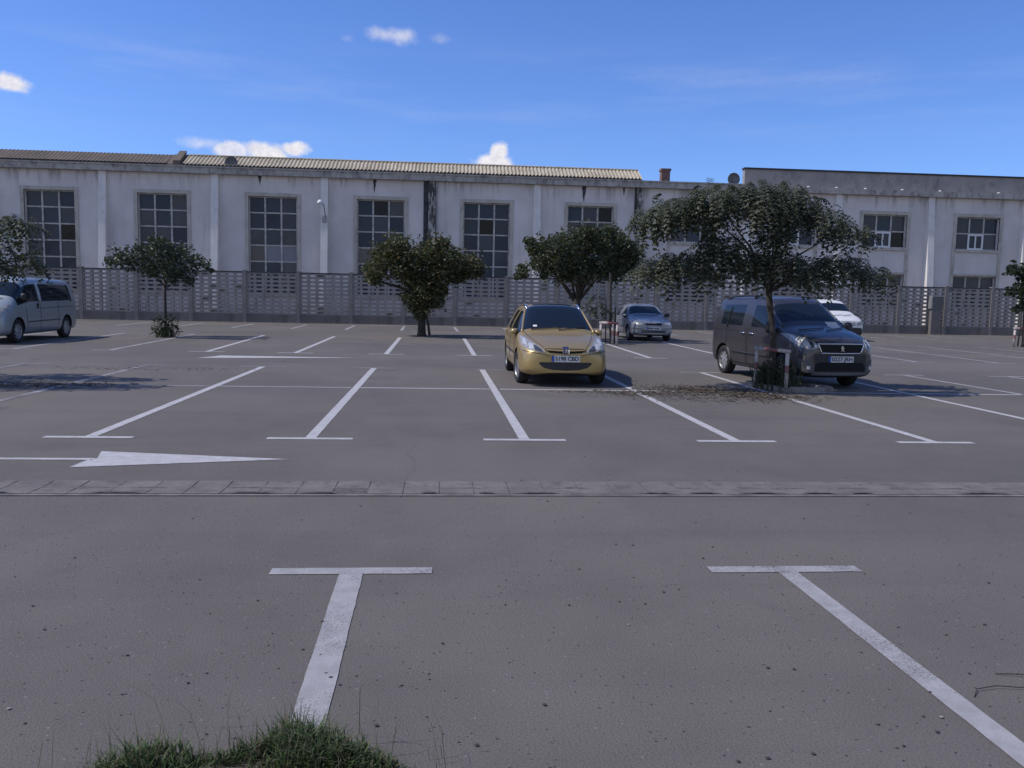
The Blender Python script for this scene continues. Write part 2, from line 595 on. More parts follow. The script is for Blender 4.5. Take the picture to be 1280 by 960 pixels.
def mark(x0, y0, x1, y1, bar0=None, bar1=None, mat='paint', wd=0.12, barlen=0.92, barw=0.11):
    """one bay line with the cross bars at its ends, one painted mark"""
    mb = MB()
    ya, yb = y0, y1
    if bar0:
        strip(mb, (x0 - barlen / 2, y0), (x0 + barlen / 2, y0), barw)
        ya = y0 + math.copysign(barw / 2 + 0.003, y1 - y0)
    if bar1:
        strip(mb, (x1 - barlen / 2, y1), (x1 + barlen / 2, y1), barw)
        yb = y1 - math.copysign(barw / 2, y1 - y0)
    strip(mb, (x0, ya), (x1, yb), wd)
    return fix_up(mb.build('bay_mark', mat, ground))


def fix_up(o):
    bm = bmesh.new()
    bm.from_mesh(o.data)
    for f in bm.faces:
        if f.normal.z < 0:
            f.normal_flip()
    bm.to_mesh(o.data)
    bm.free()
    return o


# near row
mark(-0.49, 4.80, -0.47, 2.55, True, mat='paint_worn', wd=0.135)
mark(2.07, 4.78, 2.12, 1.2, True, mat='paint_worn', wd=0.115)
for x in (-3.05, 4.62):
    mark(x, 4.79, x, 0.6, True, mat='paint_worn')
# second row (two bays deep), then third and fourth
row2 = [(-8.45, -8.45), (-6.05, -6.05), (-3.72, -3.69), (-1.40, -1.39), (0.95, 0.90), (3.37, 3.34), (5.74, 5.70), (8.27, 8.35), (10.75, 10.35), (13.2, 12.8), (15.6, 15.3)]
for xa, xb in row2:
    far = xb > 0 or xb < -1
    wm = 'paint' if -4.5 < xa < 9 else ('paint_faint' if xa < 0 else 'paint_worn')
    mark(xa, 9.27, xb, 18.05, True, False, wm)
    b = MB()
    b.quad((xb - 0.46, 18.06, PZ), (xb + 0.46, 18.06, PZ), (xb + 0.46, 18.17, PZ), (xb - 0.46, 18.17, PZ))
    b.build('end_bar', 'paint_faint' if xb < 3 else 'paint_worn', ground)
for i in range(len(row2) - 1):
    a, b_ = row2[i], row2[i + 1]
    mb = MB()
    strip(mb, (a[0] + 0.075, 14.28 + 0.012 * i), (b_[0] - 0.075, 14.29 + 0.012 * i), 0.10)
    fix_up(mb.build('centre_line', 'paint_faint' if i < 2 else ('paint_worn' if i < 3 or i > 8 else 'paint'), ground))
xs3 = [-15.4, -13.1, -10.7, -8.35, -5.95, -3.72, -1.40, 0.90, 3.3, 5.62, 8.05, 10.5, 13.1, 15.5, 17.9, 20.3, 22.7]
for i, x in enumerate(xs3):
    xe = x - 0.28 if x < -5 else (x + 0.1 if x > 4 else x - 0.04)
    mark(x, 22.25, xe, 30.7, True, False, 'paint' if -7 < x < 12 else 'paint_worn', 0.13)
for i in range(len(xs3) - 1):
    mb = MB()
    strip(mb, (xs3[i] - (0.14 if xs3[i] < -5 else 0) + 0.08, 26.6), (xs3[i + 1] - (0.14 if xs3[i + 1] < -5 else 0) - 0.08, 26.6), 0.10)
    fix_up(mb.build('centre_line', 'paint_faint', ground))
for x in [-13.4, -11.0, -8.7, -6.25, -4.0, -1.65, 0.75, 3.1, 5.5, 7.9, 10.3, 12.7, 15.1, 17.5, 19.9, 22.3, 24.7]:
    mark(x, 36.4, x - 0.08, 41.0, False, False, 'paint_worn', 0.13)


def arrow(pts, shaft, mat):
    mb = MB()
    if shaft:
        strip(mb, shaft[0], shaft[1], 0.085)
    mb.add([(p[0], p[1], PZ) for p in pts], [tuple(range(len(pts)))])
    return fix_up(mb.build('direction_arrow', mat, ground))


arrow([(-3.26, 7.69), (-1.42, 8.10), (-3.28, 8.46), (-3.18, 8.10), (-3.24, 8.02)], ((-7.5, 8.07), (-3.20, 8.07)), 'paint')
arrow([(-5.62, 20.15), (-1.9, 20.85), (-5.3, 21.0), (-5.4, 20.6)], None, 'paint')

# gutter: precast slabs across the whole car park
gm = MB()
rg = random.Random(3)
x = -14.0
while x < 20:
    l = 0.285 + rg.uniform(-0.012, 0.012)
    h0, h1 = 0.010 + rg.uniform(-0.002, 0.002), 0.010 + rg.uniform(-0.002, 0.002)
    a, b = x + 0.0035, x + l - 0.0035
    gm.add([(a, 6.88, h0 - 0.006), (b, 6.88, h1 - 0.006), (b, 7.13, h1), (a, 7.13, h0), (a, 6.88, -0.05), (b, 6.88, -0.05), (b, 7.13, -0.05), (a, 7.13, -0.05)],
           [(0, 1, 2, 3), (0, 4, 5, 1), (1, 5, 6, 2), (2, 6, 7, 3), (3, 7, 4, 0)])
    if rg.random() < 0.92:
        gm.add([(a, 6.665, 0.012), (b, 6.665, 0.012), (b, 6.872, h1 - 0.004), (a, 6.872, h0 - 0.004), (a, 6.665, -0.05), (b, 6.665, -0.05), (b, 6.872, -0.05), (a, 6.872, -0.05)],
               [(0, 1, 2, 3), (0, 4, 5, 1), (1, 5, 6, 2), (2, 6, 7, 3), (3, 7, 4, 0)])
    x += l
gutter = tag(fix_normals(gm.build('gutter', 'gutter')), kind='structure')
gb = MB()
gb.quad((-14, 6.66, 0.004), (20, 6.66, 0.004), (20, 7.14, 0.004), (-14, 7.14, 0.004))
gb.build('joint_fill', 'silt', gutter)
ge = MB()
ge.box((-14, 6.615, -0.02), (20, 6.655, 0.010))
ge.build('gutter_edging', 'gutter_edge', gutter)
gs = MB()
x = -13.0
while x < 19:
    l = rg.uniform(0.1, 0.5)
    n_ = 8
    y0 = 6.668
    top = [(x + l * i / n_, y0 + 0.004 + rg.uniform(0.02, 0.06) * math.sin(PI * i / n_), 0.021) for i in range(n_ + 1)]
    bot = [(x + l * i / n_, y0, 0.0205) for i in range(n_ + 1)]
    for i in range(n_):
        gs.quad(bot[i], bot[i + 1], top[i + 1], top[i])
    x += l + rg.uniform(0.05, 0.8)
gs.build('silt', 'silt', gutter)

# ------------------------------------------------------------------ pebbles, grass, litter, twigs
pb = MB()
rp = random.Random(11)
ico = [(0, 0, 1), (0.89, 0, 0.45), (0.28, 0.85, 0.45), (-0.72, 0.53, 0.45), (-0.72, -0.53, 0.45), (0.28, -0.85, 0.45), (0, 0, -0.4)]
icf = [(0, 1, 2), (0, 2, 3), (0, 3, 4), (0, 4, 5), (0, 5, 1), (6, 2, 1), (6, 3, 2), (6, 4, 3), (6, 5, 4), (6, 1, 5)]
for i in range(700):
    y = 2.4 + 6.0 * rp.random() ** 1.5
    x = y * rp.uniform(-0.65, 0.8)
    s = 0.0025 + 0.0075 * rp.random() ** 3.2
    t = rp.random()
    c = (0.06, 0.056, 0.055) if t < 0.55 else ((0.12, 0.105, 0.095) if t < 0.95 else (0.27, 0.26, 0.25))
    a = rp.random() * 6
    pb.add([(x + s * (p[0] * math.cos(a) - p[1] * math.sin(a)) * 1.2, y + s * (p[0] * math.sin(a) + p[1] * math.cos(a)), 0.001 + s * 0.6 * (p[2] + 0.4)) for p in ico], icf, c)
tag(pb.build('pebbles', 'stone'), 'small loose pebbles scattered over the near asphalt', 'pebbles', kind='stuff')


def blades(mb, cx_, cy_, rx, ry, n, hmin, hmax, rr, cols, wd=0.0045):
    for i in range(n):
        a, q = rr.random() * 2 * PI, math.sqrt(rr.random())
        x, y = cx_ + rx * q * math.cos(a), cy_ + ry * q * math.sin(a)
        h = rr.uniform(hmin, hmax) * 1.5 * (1 - 0.5 * q * q)
        d = rr.random() * 2 * PI
        ln = h * rr.uniform(0.2, 0.9)
        dx, dy = math.cos(d), math.sin(d)
        px_, py_ = -dy * wd * rr.uniform(0.6, 1.4), dx * wd
        c = rr.choice(cols)
        k = rr.uniform(0.7, 1.25)
        c = tuple(v_ * k for v_ in c)
        p = [(x, y, 0), (x + dx * ln * 0.3, y + dy * ln * 0.3, h * 0.65), (x + dx * ln, y + dy * ln, h * rr.uniform(0.75, 1.0))]
        mb.add([(p[0][0] - px_, p[0][1] - py_, 0), (p[0][0] + px_, p[0][1] + py_, 0),
                (p[1][0] + px_ * 0.8, p[1][1] + py_ * 0.8, p[1][2]), (p[1][0] - px_ * 0.8, p[1][1] - py_ * 0.8, p[1][2]), p[2]],
               [(0, 1, 2, 3), (3, 2, 4)], c)


rgz = random.Random(21)
gcols = [(0.080, 0.130, 0.046), (0.095, 0.145, 0.055), (0.064, 0.104, 0.038), (0.125, 0.132, 0.070)]
dry = [(0.16, 0.13, 0.08), (0.115, 0.10, 0.065)]
gr = MB()
for (cx_, cy_, rx, ry, n, h0, h1) in ((-0.98, 2.72, 0.10, 0.10, 420, 0.04, 0.12), (-0.91, 2.78, 0.11, 0.08, 320, 0.03, 0.09), (-0.86, 2.68, 0.12, 0.08, 300, 0.03, 0.08), (-1.07, 2.68, 0.07, 0.06, 160, 0.03, 0.09),
                                  (-0.72, 2.78, 0.12, 0.035, 220, 0.02, 0.06), (-0.60, 2.82, 0.10, 0.035, 260, 0.03, 0.08), (-0.48, 2.86, 0.12, 0.07, 620, 0.04, 0.11), (-0.40, 2.78, 0.13, 0.10, 620, 0.04, 0.12),
                                  (-0.28, 2.74, 0.12, 0.09, 420, 0.03, 0.09), (-0.18, 2.70, 0.08, 0.06, 200, 0.03, 0.06), (-0.52, 2.72, 0.1, 0.06, 220, 0.02, 0.07), (-0.68, 2.68, 0.16, 0.05, 120, 0.015, 0.04),
                                  (-0.75, 2.48, 0.4, 0.12, 800, 0.03, 0.09), (-0.3, 2.48, 0.3, 0.12, 600, 0.03, 0.08), (-0.10, 2.62, 0.08, 0.06, 90, 0.02, 0.05)):
    blades(gr, cx_, cy_, rx, ry, n, h0, h1, rgz, gcols + gcols + dry, 0.0028)
for i in range(150):
    x, y = rgz.gauss(-0.62, 0.28), rgz.gauss(2.76, 0.10)
    blades(gr, x, y, 0.01, 0.01, 1, 0.07, 0.21, rgz, dry + gcols, 0.0011)
tag(gr.build('grass', 'grassblade'), 'ragged tufts of short green grass at the bottom edge before the near bay line', 'grass', kind='stuff')
sm = MB()
n_ = 26
ring = [(-0.62 + 0.52 * math.cos(2 * PI * i / n_) * (1 + 0.12 * math.sin(5 * i)), 2.62 + 0.24 * math.sin(2 * PI * i / n_) * (1 + 0.1 * math.cos(3 * i)), 0.0045) for i in range(n_)]
sm.add(ring + [(-0.62, 2.62, 0.025)], [(i, (i + 1) % n_, n_) for i in range(n_)])
tag(sm.build('soil', 'soil', smooth=True), 'bare brown soil under the grass tufts', 'soil', kind='stuff')


def litter(name, label, spots, seed, smin, smax, cols):
    rl = random.Random(seed)
    mb = MB()
    for (cx_, cy_, rx, ry, n) in spots:
        for i in range(n):
            x, y = rl.gauss(cx_, rx * 0.5), rl.gauss(cy_, ry * 0.5)
            s = rl.uniform(smin, smax)
            a = rl.random() * 6.28
            tl = rl.uniform(-0.5, 0.5)
            dx, dy = math.cos(a) * s, math.sin(a) * s
            z = 0.006 + abs(tl) * s * 0.6
            k = rl.uniform(0.6, 1.3)
            c = tuple(v_ * k for v_ in rl.choice(cols))
            mb.add([(x - dx, y - dy, 0.006), (x - dy * 0.4, y + dx * 0.4, z), (x + dx, y + dy, 0.007 + s * 0.4 * abs(tl)), (x + dy * 0.4, y - dx * 0.4, 0.008)], [(0, 1, 2, 3)], c)
    tag(mb.build(name, 'dryleaf'), label, 'leaf litter', kind='stuff')


lcols = [(0.10, 0.080, 0.060), (0.085, 0.072, 0.058), (0.135, 0.11, 0.082), (0.065, 0.056, 0.047)]
litter('leaf_litter', 'brown fallen leaves swept against the caged tree and the centre line', [(4.45, 14.55, 0.9, 0.75, 1300), (5.3, 14.2, 0.85, 0.6, 700), (3.4, 13.9, 0.8, 0.45, 400), (5.5, 13.6, 0.8, 0.5, 600), (4.6, 13.3, 1.3, 0.7, 350), (2.7, 14.1, 0.8, 0.25, 120)],
       5, 0.02, 0.05, lcols)
litter('leaf_litter', 'brown fallen leaves in the tree shadow at the left edge', [(-7.3, 14.1, 1.5, 0.7, 700), (-6.0, 14.3, 1.0, 0.4, 250), (-5.9, 17.3, 2.2, 0.5, 200)], 6, 0.02, 0.05, lcols)

def gpt(px, py, z):
    d = ray(px, py)
    q = Vector((0, 0, EYE)) + d * (-EYE / d.z)
    return Vector((q.x, q.y, z))


for pts, lab in (([gpt(1218, 872, .003), gpt(1221, 864, .010), gpt(1245, 861, .014), gpt(1275, 862, .010), gpt(1330, 858, .004)], 'thin dark bent twig touching the right near bay line, nearer the camera'),
                 ([gpt(1244, 843, .003), gpt(1262, 845, .010), gpt(1285, 846, .010), gpt(1320, 842, .004)], 'thin dark straight twig on asphalt just beyond the bent twig')):
    t_ = MB()
    t_.tube(pts, [0.0018, 0.0022, 0.002, 0.002, 0.0015][:len(pts)], 5)
    tag(t_.build('twig', 'twig'), lab, 'twig')

# ------------------------------------------------------------------ industrial buildings
YW = 48.0
BAY = 5.85
PX = [-18.1 + BAY * i for i in range(-4, 6)] + [17.3, 22.77, 28.35, 34.17, 39.9, 45.6]
PX = sorted(PX)
ZC0, ZC1 = 7.76, 8.07


def wall_panel(mb, x0, x1, z0, z1, holes, depth=0.24):
    xs = sorted({x0, x1} | {h[0] for h in holes} | {h[1] for h in holes})
    zs = sorted({z0, z1} | {h[2] for h in holes} | {h[3] for h in holes})
    for i in range(len(xs) - 1):
        for j in range(len(zs) - 1):
            cx_, cz = (xs[i] + xs[i + 1]) / 2, (zs[j] + zs[j + 1]) / 2
            if any(h[0] < cx_ < h[1] and h[2] < cz < h[3] for h in holes):
                continue
            mb.quad((xs[i], YW, zs[j]), (xs[i + 1], YW, zs[j]), (xs[i + 1], YW, zs[j + 1]), (xs[i], YW, zs[j + 1]))
    for (a, b, c, d) in holes:
        y1 = YW + depth
        mb.quad((a, YW, c), (a, YW, d), (a, y1, d), (a, y1, c))
        mb.quad((b, YW, c), (b, y1, c), (b, y1, d), (b, YW, d))
        mb.quad((a, YW, d), (b, YW, d), (b, y1, d), (a, y1, d))
        mb.quad((a, YW, c), (a, y1, c), (b, y1, c), (b, YW, c))


rw = random.Random(19)
PANES = [(0.030, 0.043, 0.066), (0.050, 0.060, 0.076), (0.020, 0.032, 0.054), (0.068, 0.074, 0.084), (0.034, 0.046, 0.064)]
PALE = [(0.17, 0.17, 0.19), (0.13, 0.115, 0.105), (0.21, 0.22, 0.25), (0.10, 0.10, 0.11)]


def window(parent, a, b, c, d, nc, nr, sash=False, pale_rows=(), surround=True, barcol='winframe'):
    y = YW + 0.18
    f = MB()
    bw = 0.045
    f.box((a, y - 0.03, c), (a + 0.06, y + 0.03, d))
    f.box((b - 0.06, y - 0.03, c), (b, y + 0.03, d))
    f.box((a + 0.06, y - 0.03, d - 0.06), (b - 0.06, y + 0.03, d))
    f.box((a + 0.06, y - 0.03, c), (b - 0.06, y + 0.03, c + 0.06))
    for i in range(1, nc):
        x = a + (b - a) * i / nc
        f.box((x - bw, y - 0.034, c + 0.06), (x + bw, y + 0.03, d - 0.06))
    xs = [a + (b - a) * i / nc for i in range(nc + 1)]
    zs = [c + (d - c) * j / nr for j in range(nr + 1)]
    for j in range(1, nr):
        for i in range(nc):
            f.box((xs[i] + (bw if i else 0.06), y - 0.03, zs[j] - bw * 0.8), (xs[i + 1] - (bw if i < nc - 1 else 0.06), y + 0.03, zs[j] + bw * 0.8))
    wo = f.build('window', barcol, parent)
    p = MB()
    for i in range(nc):
        for j in range(nr):
            t = [rw.uniform(-0.016, 0.016) for _ in range(4)]
            pr = 0.03 + (0.4 if j in pale_rows else 0.0)
            q = rw.random()
            col = rw.choice(PALE) if q < pr else (rw.choice(PANES) if q < 0.95 else (0.004, 0.004, 0.005))
            p.quad((xs[i], y + 0.012 + t[0], zs[j]), (xs[i + 1], y + 0.012 + t[1], zs[j]), (xs[i + 1], y + 0.012 + t[2], zs[j + 1]), (xs[i], y + 0.012 + t[3], zs[j + 1]), col)
    p.build('pane', 'pane', wo)
    if sash:
        s = MB()
        i, j = 1, 0
        x0, x1, z0, z1 = xs[1] - 0.05, xs[2] + 0.02, zs[0] + 0.02, zs[1] - 0.02
        yy = y - 0.05
        for (p0, p1) in (((x0, z0), (x0 + 0.1, z1)), ((x1 - 0.1, z0), (x1, z1)), ((x0 + 0.1, z1 - 0.1), (x1 - 0.1, z1)), ((x0 + 0.1, z0), (x1 - 0.1, z0 + 0.1)),
                         (((x0 + x1) / 2 - 0.04, z0 + 0.1), ((x0 + x1) / 2 + 0.04, z1 - 0.1))):
            s.box((p0[0], yy, p0[1]), (p1[0], yy + 0.045, p1[1]))
        s.build('sash', 'winwhite', wo)
    return wo


def surround(parent, a, b, c, d, wdt=0.19, sill=True):
    s = MB()
    y0 = YW - 0.05
    s.box((a - wdt, y0, c), (a, YW + 0.06, d))
    s.box((b, y0, c), (b + wdt, YW + 0.06, d))
    s.box((a - wdt, y0 - 0.003, d), (b + wdt, YW + 0.06, d + wdt))
    s.build('window_surround', 'trim', parent)
    if sill:
        q = MB()
        q.box((a - wdt - 0.03, YW - 0.12, c - 0.12), (b + wdt + 0.03, YW + 0.1, c - 0.003))
        q.build('sill', 'trim', parent)


shed = tag(empty('industrial_building', (0, YW, 0)), 'long white shed with tall grid windows and ribbed roof, left of the large shade tree', 'building')
block = tag(empty('industrial_building', (28, YW, 0)), 'flat roofed white block with grey parapet and small windows, at the right end', 'building')
for o in (shed, block):
    o.location = (0, 0, 0)
XS = 17.12
wl, wr = MB(), MB()
for i in range(len(PX) - 1):
    x0, x1 = PX[i], PX[i + 1]
    par, mb = (shed, wl) if x1 < 18 else (block, wr)
    if i == 0:
        x0 = PX[0]
    xm = (x0 + x1) / 2
    if x1 < 12:
        a, b = xm - 1.28 + 0.12, xm + 1.32 + 0.05
        a, b = x0 + 1.75, x0 + 4.35
        h = (a, b, 1.40, 6.68)
        wall_panel(mb, x0, x1, 0, 7.95, [h])
        k = round((x0 + 18.1) / BAY)
        window(par, *h, 3, 6, pale_rows=(1, 0) if k == -1 else ((2, ) if k in (1, 2) else (0,)))
        surround(par, *h)
    else:
        c_ = 0.1
        a, b = xm - 1.33 + c_, xm + 1.33 + c_
        h1, h2 = (a, b, 4.80, 6.70), (a, b, 1.30, 3.28)
        wall_panel(mb, x0, x1, 0, 7.95, [h1, h2])
        right = x0 > 17
        window(par, *h1, 3, 2, sash=right)
        window(par, *h2, 3, 2)
        surround(par, a, b, 1.30, 6.70, 0.2)
        q = MB()
        q.box((a, YW - 0.10, 4.66), (b, YW + 0.1, 4.797))
        q.box((a, YW - 0.07, 3.283), (b, YW + 0.1, 3.40))
        q.build('sill', 'trim', par)
XL, XR = PX[0], PX[-1]
for mb, x0, x1 in ((wl, XL, XS + 0.18), (wr, XS + 0.18, XR)):
    mb.quad((x0, YW, 0), (x0, YW + 18, 0), (x0, YW + 18, 7.95), (x0, YW, 7.95))
    mb.quad((x1, YW, 0), (x1, YW + 18, 0), (x1, YW + 18, 7.95), (x1, YW, 7.95))
    mb.quad((x0, YW + 18, 0), (x1, YW + 18, 0), (x1, YW + 18, 7.95), (x0, YW + 18, 7.95))
wl.build('wall', 'wall', shed)
wr.build('wall', 'wall', block)
# battered pilasters
for x in PX[:-1]:
    par = shed if x < 17.2 else block
    k = round((x + 18.1) / BAY)
    dark = (abs(x + 0.55) < 0.3) or abs(x - 11.15) < 0.3
    hw = 0.19
    mb = MB()
    n_ = 6
    for j in range(n_ + 1):
        pass
    zb, zt = 0.0, ZC0 + (0.0 if x > 17.4 or x < 17 else 0)
    db, dt = 0.74, 0.13
    mb.add([(x - hw, YW - 0.002, zb), (x + hw, YW - 0.002, zb), (x + hw, YW - db, zb), (x - hw, YW - db, zb),
            (x - hw, YW - 0.002, zt), (x + hw, YW - 0.002, zt), (x + hw, YW - dt, zt), (x - hw, YW - dt, zt)],
           [(4, 5, 6, 7), (0, 1, 5, 4), (1, 2, 6, 5), (2, 3, 7, 6), (3, 0, 4, 7)])
    fix_normals(mb.build('pilaster', 'pilaster_dark' if dark else 'pilaster', par))
    if abs(x + 0.55) < 0.3:
        d_ = MB()
        d_.box((x - hw - 0.27, YW - 0.05, 3.6), (x - hw - 0.02, YW + 0.02, ZC0 - 0.003))
        d_.build('downpipe_recess', 'damp', par)
        d_ = MB()
        d_.tube([(x + hw + 0.06, YW - 0.08, 1.0), (x + hw + 0.06, YW - 0.08, ZC0)], 0.05, 8)
        d_.build('downpipe', 'metal', par)
    if abs(x - 11.15) < 0.3:
        d_ = MB()
        d_.box((x - hw - 0.12, YW - 0.04, 5.6), (x - hw - 0.02, YW + 0.02, ZC0 - 0.003))
        d_.build('downpipe_recess', 'damp', par)
# cornices
c = MB()
c.box((XL, YW - 0.34, ZC0), (XS, YW + 0.3, ZC1))
c.box((XL, YW - 0.40, ZC1 + 0.002), (XS, YW + 0.3, ZC1 + 0.07))
c.build('cornice', 'cornice', shed)
c = MB()
c.box((XS + 0.01, YW - 0.34, ZC0), (XR, YW + 0.3, ZC1))
c.build('cornice', 'cornice', block)
c = MB()
c.box((XS + 0.01, YW - 0.10, ZC1 + 0.002), (XR, YW + 0.25, 9.0))
c.build('parapet', 'parapet', block)
c = MB()
c.box((XS - 0.04, YW - 0.17, 9.003), (XR, YW + 0.3, 9.09))
c.build('coping', 'capdark', block)
c = MB()
c.quad((XS + 0.2, YW + 0.2, 8.1), (XR, YW + 0.2, 8.1), (XR, YW + 18, 8.1), (XS + 0.2, YW + 18, 8.1))
c.build('flat_roof', 'capdark', block)
c = MB()
c.quad((10.5, YW + 0.2, 8.0), (XS + 0.2, YW + 0.2, 8.0), (XS + 0.2, YW + 18, 8.0), (10.5, YW + 18, 8.0))
c.build('flat_roof', 'capdark', shed)
# drain spouts at the foot of the parapet
for px in (967, 1008, 1043, 1079, 1125, 1172, 1245):
    p = at(px, 240, YW)
    mb = MB()
    mb.lathe([(-0.03, 0.001), (-0.03, 0.085), (0.01, 0.085), (0.035, 0.05), (0.04, 0.001)], 12, 'z', (p.x, YW - 0.25, ZC1 + 0.035))
    mb.build('spout', 'winwhite', block, smooth=True)


# corrugated roof
def corrugated(x0, x1, ya, za, yb, zb, pitch, amp, thick=0.0):
    mb = MB()
    n = int((x1 - x0) / pitch * 6)
    vs = []
    for i in range(n + 1):
        x = x0 + (x1 - x0) * i / n
        dz = amp * math.sin(2 * PI * (x - x0) / pitch)
        vs += [(x, ya, za + dz), (x, yb, zb + dz)]
    mb.add(vs, [(2 * i, 2 * i + 2, 2 * i + 3, 2 * i + 1) for i in range(n)])
    return mb


YR, ZR = 48.85, 8.84
e0 = (YW - 0.34, ZC1 + 0.165)
XA = at(228, 206, e0[0]).x
XB = at(803, 228, e0[0]).x
XC = at(208, 206, e0[0]).x
P0, P1 = at(216, 206, e0[0]).x, at(225, 206, e0[0]).x
eb = MB()
eb.box((XL, YW - 0.30, ZC1 + 0.071), (XB - 0.02, YW + 0.28, e0[1] - 0.018))
eb.build('eaves_board', 'capdark', shed)
r_ = corrugated(XA, XB, e0[0], e0[1], YR, ZR, 0.205, 0.036)
r_.add([(XA, YR, ZR), (XB, YR, ZR), (XB, YR + 17, 8.4), (XA, YR + 17, 8.4)], [(0, 1, 2, 3)])
for xe_ in (XA + 0.02, XB - 0.02):
    r_.add([(xe_, e0[0] + 0.02, 7.95), (xe_, YR + 17, 7.95), (xe_, YR + 17, 8.38), (xe_, YR, ZR - 0.02), (xe_, e0[0] + 0.02, e0[1])], [(0, 1, 2, 3, 4)])
r_.build('roof', 'roof', shed, smooth=False)
r2 = corrugated(XL, XC, e0[0], e0[1], YR, ZR + 0.01, 0.205, 0.016)
r2.add([(XL, YR, ZR), (XC, YR, ZR), (XC, YR + 17, 8.4), (XL, YR + 17, 8.4)], [(0, 1, 2, 3)])
r2.add([(XC - 0.02, e0[0] + 0.02, 7.95), (XC - 0.02, YR + 17, 7.95), (XC - 0.02, YR + 17, 8.38), (XC - 0.02, YR, ZR - 0.02), (XC - 0.02, e0[0] + 0.02, e0[1])], [(0, 1, 2, 3, 4)])
rb = r2.build('roof', 'roofbrown', shed)
rb['label'] = 'older brown roof sheets at the left'
rg_ = MB()


def slope_box(x0, x1, lo, hi):
    rg_.add([(x0, e0[0], e0[1] - lo), (x1, e0[0], e0[1] - lo), (x1, YR, ZR - lo), (x0, YR, ZR - lo), (x0, e0[0], e0[1] + hi), (x1, e0[0], e0[1] + hi), (x1, YR + 0.1, ZR + hi + 0.1), (x0, YR + 0.1, ZR + hi + 0.1)],
            [(0, 3, 2, 1), (4, 5, 6, 7), (0, 1, 5, 4), (1, 2, 6, 5), (2, 3, 7, 6), (3, 0, 4, 7)])


slope_box(P0, P1, 0.1, 0.16)
slope_box(XC + 0.01, P0 - 0.01, 0.1, -0.05)
slope_box(P1 + 0.01, XA - 0.01, 0.1, -0.04)
rg_.build('roof_parapet', 'roofbrown', shed)
rd = MB()
rd.tube([(XA, YR, ZR + 0.03), (XB, YR, ZR + 0.03)], 0.05, 8)
rd.build('ridge_cap', 'roof', shed)
ch = MB()
ch.box((13.38, 52, 8.2), (13.9, 52.5, 9.36))
ch.box((13.33, 51.95, 9.363), (13.95, 52.55, 9.5))
ch.build('chimney', 'brick', shed)
# round dishes on the cornice
for px, py, par, rr_ in ((289, 203, shed, 0.34), (917, 224, shed, 0.36)):
    p = at(px, py, YW - 0.25)
    d_ = MB()
    d_.lathe([(0.12, 0.001), (0.10, rr_ * 0.5), (0.02, rr_ * 0.92), (-0.02, rr_), (-0.04, rr_ * 0.97), (0.0, rr_ * 0.86), (0.06, rr_ * 0.45), (0.075, 0.001)], 24, 'y', (p.x, YW - 0.26, p.z))
    d_.tube([(p.x, YW - 0.1, ZC1), (p.x, YW - 0.15, p.z)], 0.03, 8)
    d_.tube([(p.x - 0.02, YW - 0.28, p.z - rr_ * 0.8), (p.x + 0.02, YW - 0.55, p.z)], 0.014, 6)
    d_.build('dish', 'dish', par, smooth=True)
# wall lamp on a pilaster
p = at(404, 262, YW - 0.5)
l_ = MB()
bx, bz = PX[6] if False else -6.4, p.z
l_.tube([(bx + 0.02, YW - 0.36, 5.55), (bx + 0.1, YW - 0.55, 5.7), (bx + 0.06, YW - 0.85, 6.2), (bx - 0.08, YW - 0.95, 6.35)], 0.03, 8)
l_.box((bx - 0.08, YW - 0.42, 5.35), (bx + 0.12, YW - 0.2, 5.7))
l_.build('lamp_bracket', 'metal', shed)
l_ = MB()
l_.lathe([(-0.12, 0.001), (-0.12, 0.17), (-0.02, 0.16), (0.08, 0.10), (0.12, 0.001)], 14, 'z', (bx - 0.12, YW - 0.95, 6.38))
l_.build('wall_lamp', 'winwhite', shed, smooth=True)
# rain stains with their own shape below the cornice
for (px, h_, w_) in ((325, 0.5, 0.10), (468, 0.75, 0.12), (730, 0.95, 0.14), (780, 0.5, 0.08)):
    p = at(px, 240, YW)
    s_ = MB()
    n_ = 7
    L_ = [(p.x - w_ * (1 - i / n_) * rw.uniform(0.6, 1.2), ZC0 - h_ * i / n_) for i in range(n_ + 1)]
    R_ = [(p.x + w_ * (1 - i / n_) * rw.uniform(0.6, 1.2), ZC0 - h_ * i / n_) for i in range(n_ + 1)]
    for i in range(n_):
        s_.quad((L_[i + 1][0], YW - 0.004, L_[i + 1][1]), (R_[i + 1][0], YW - 0.004, R_[i + 1][1]), (R_[i][0], YW - 0.004, R_[i][1]), (L_[i][0], YW - 0.004, L_[i][1]))
    s_.build('damp_stain', 'damp', shed)

# ------------------------------------------------------------------ perforated fence
YF = 43.1
fence = tag(empty('perforated_fence', (0, YF, 0)), 'grey concrete fence of oval holed blocks between posts, running in front of the white buildings', 'fence')
fence.location = (0, 0, 0)
FP, FX0 = 2.59, -17.4
TH = 0.16


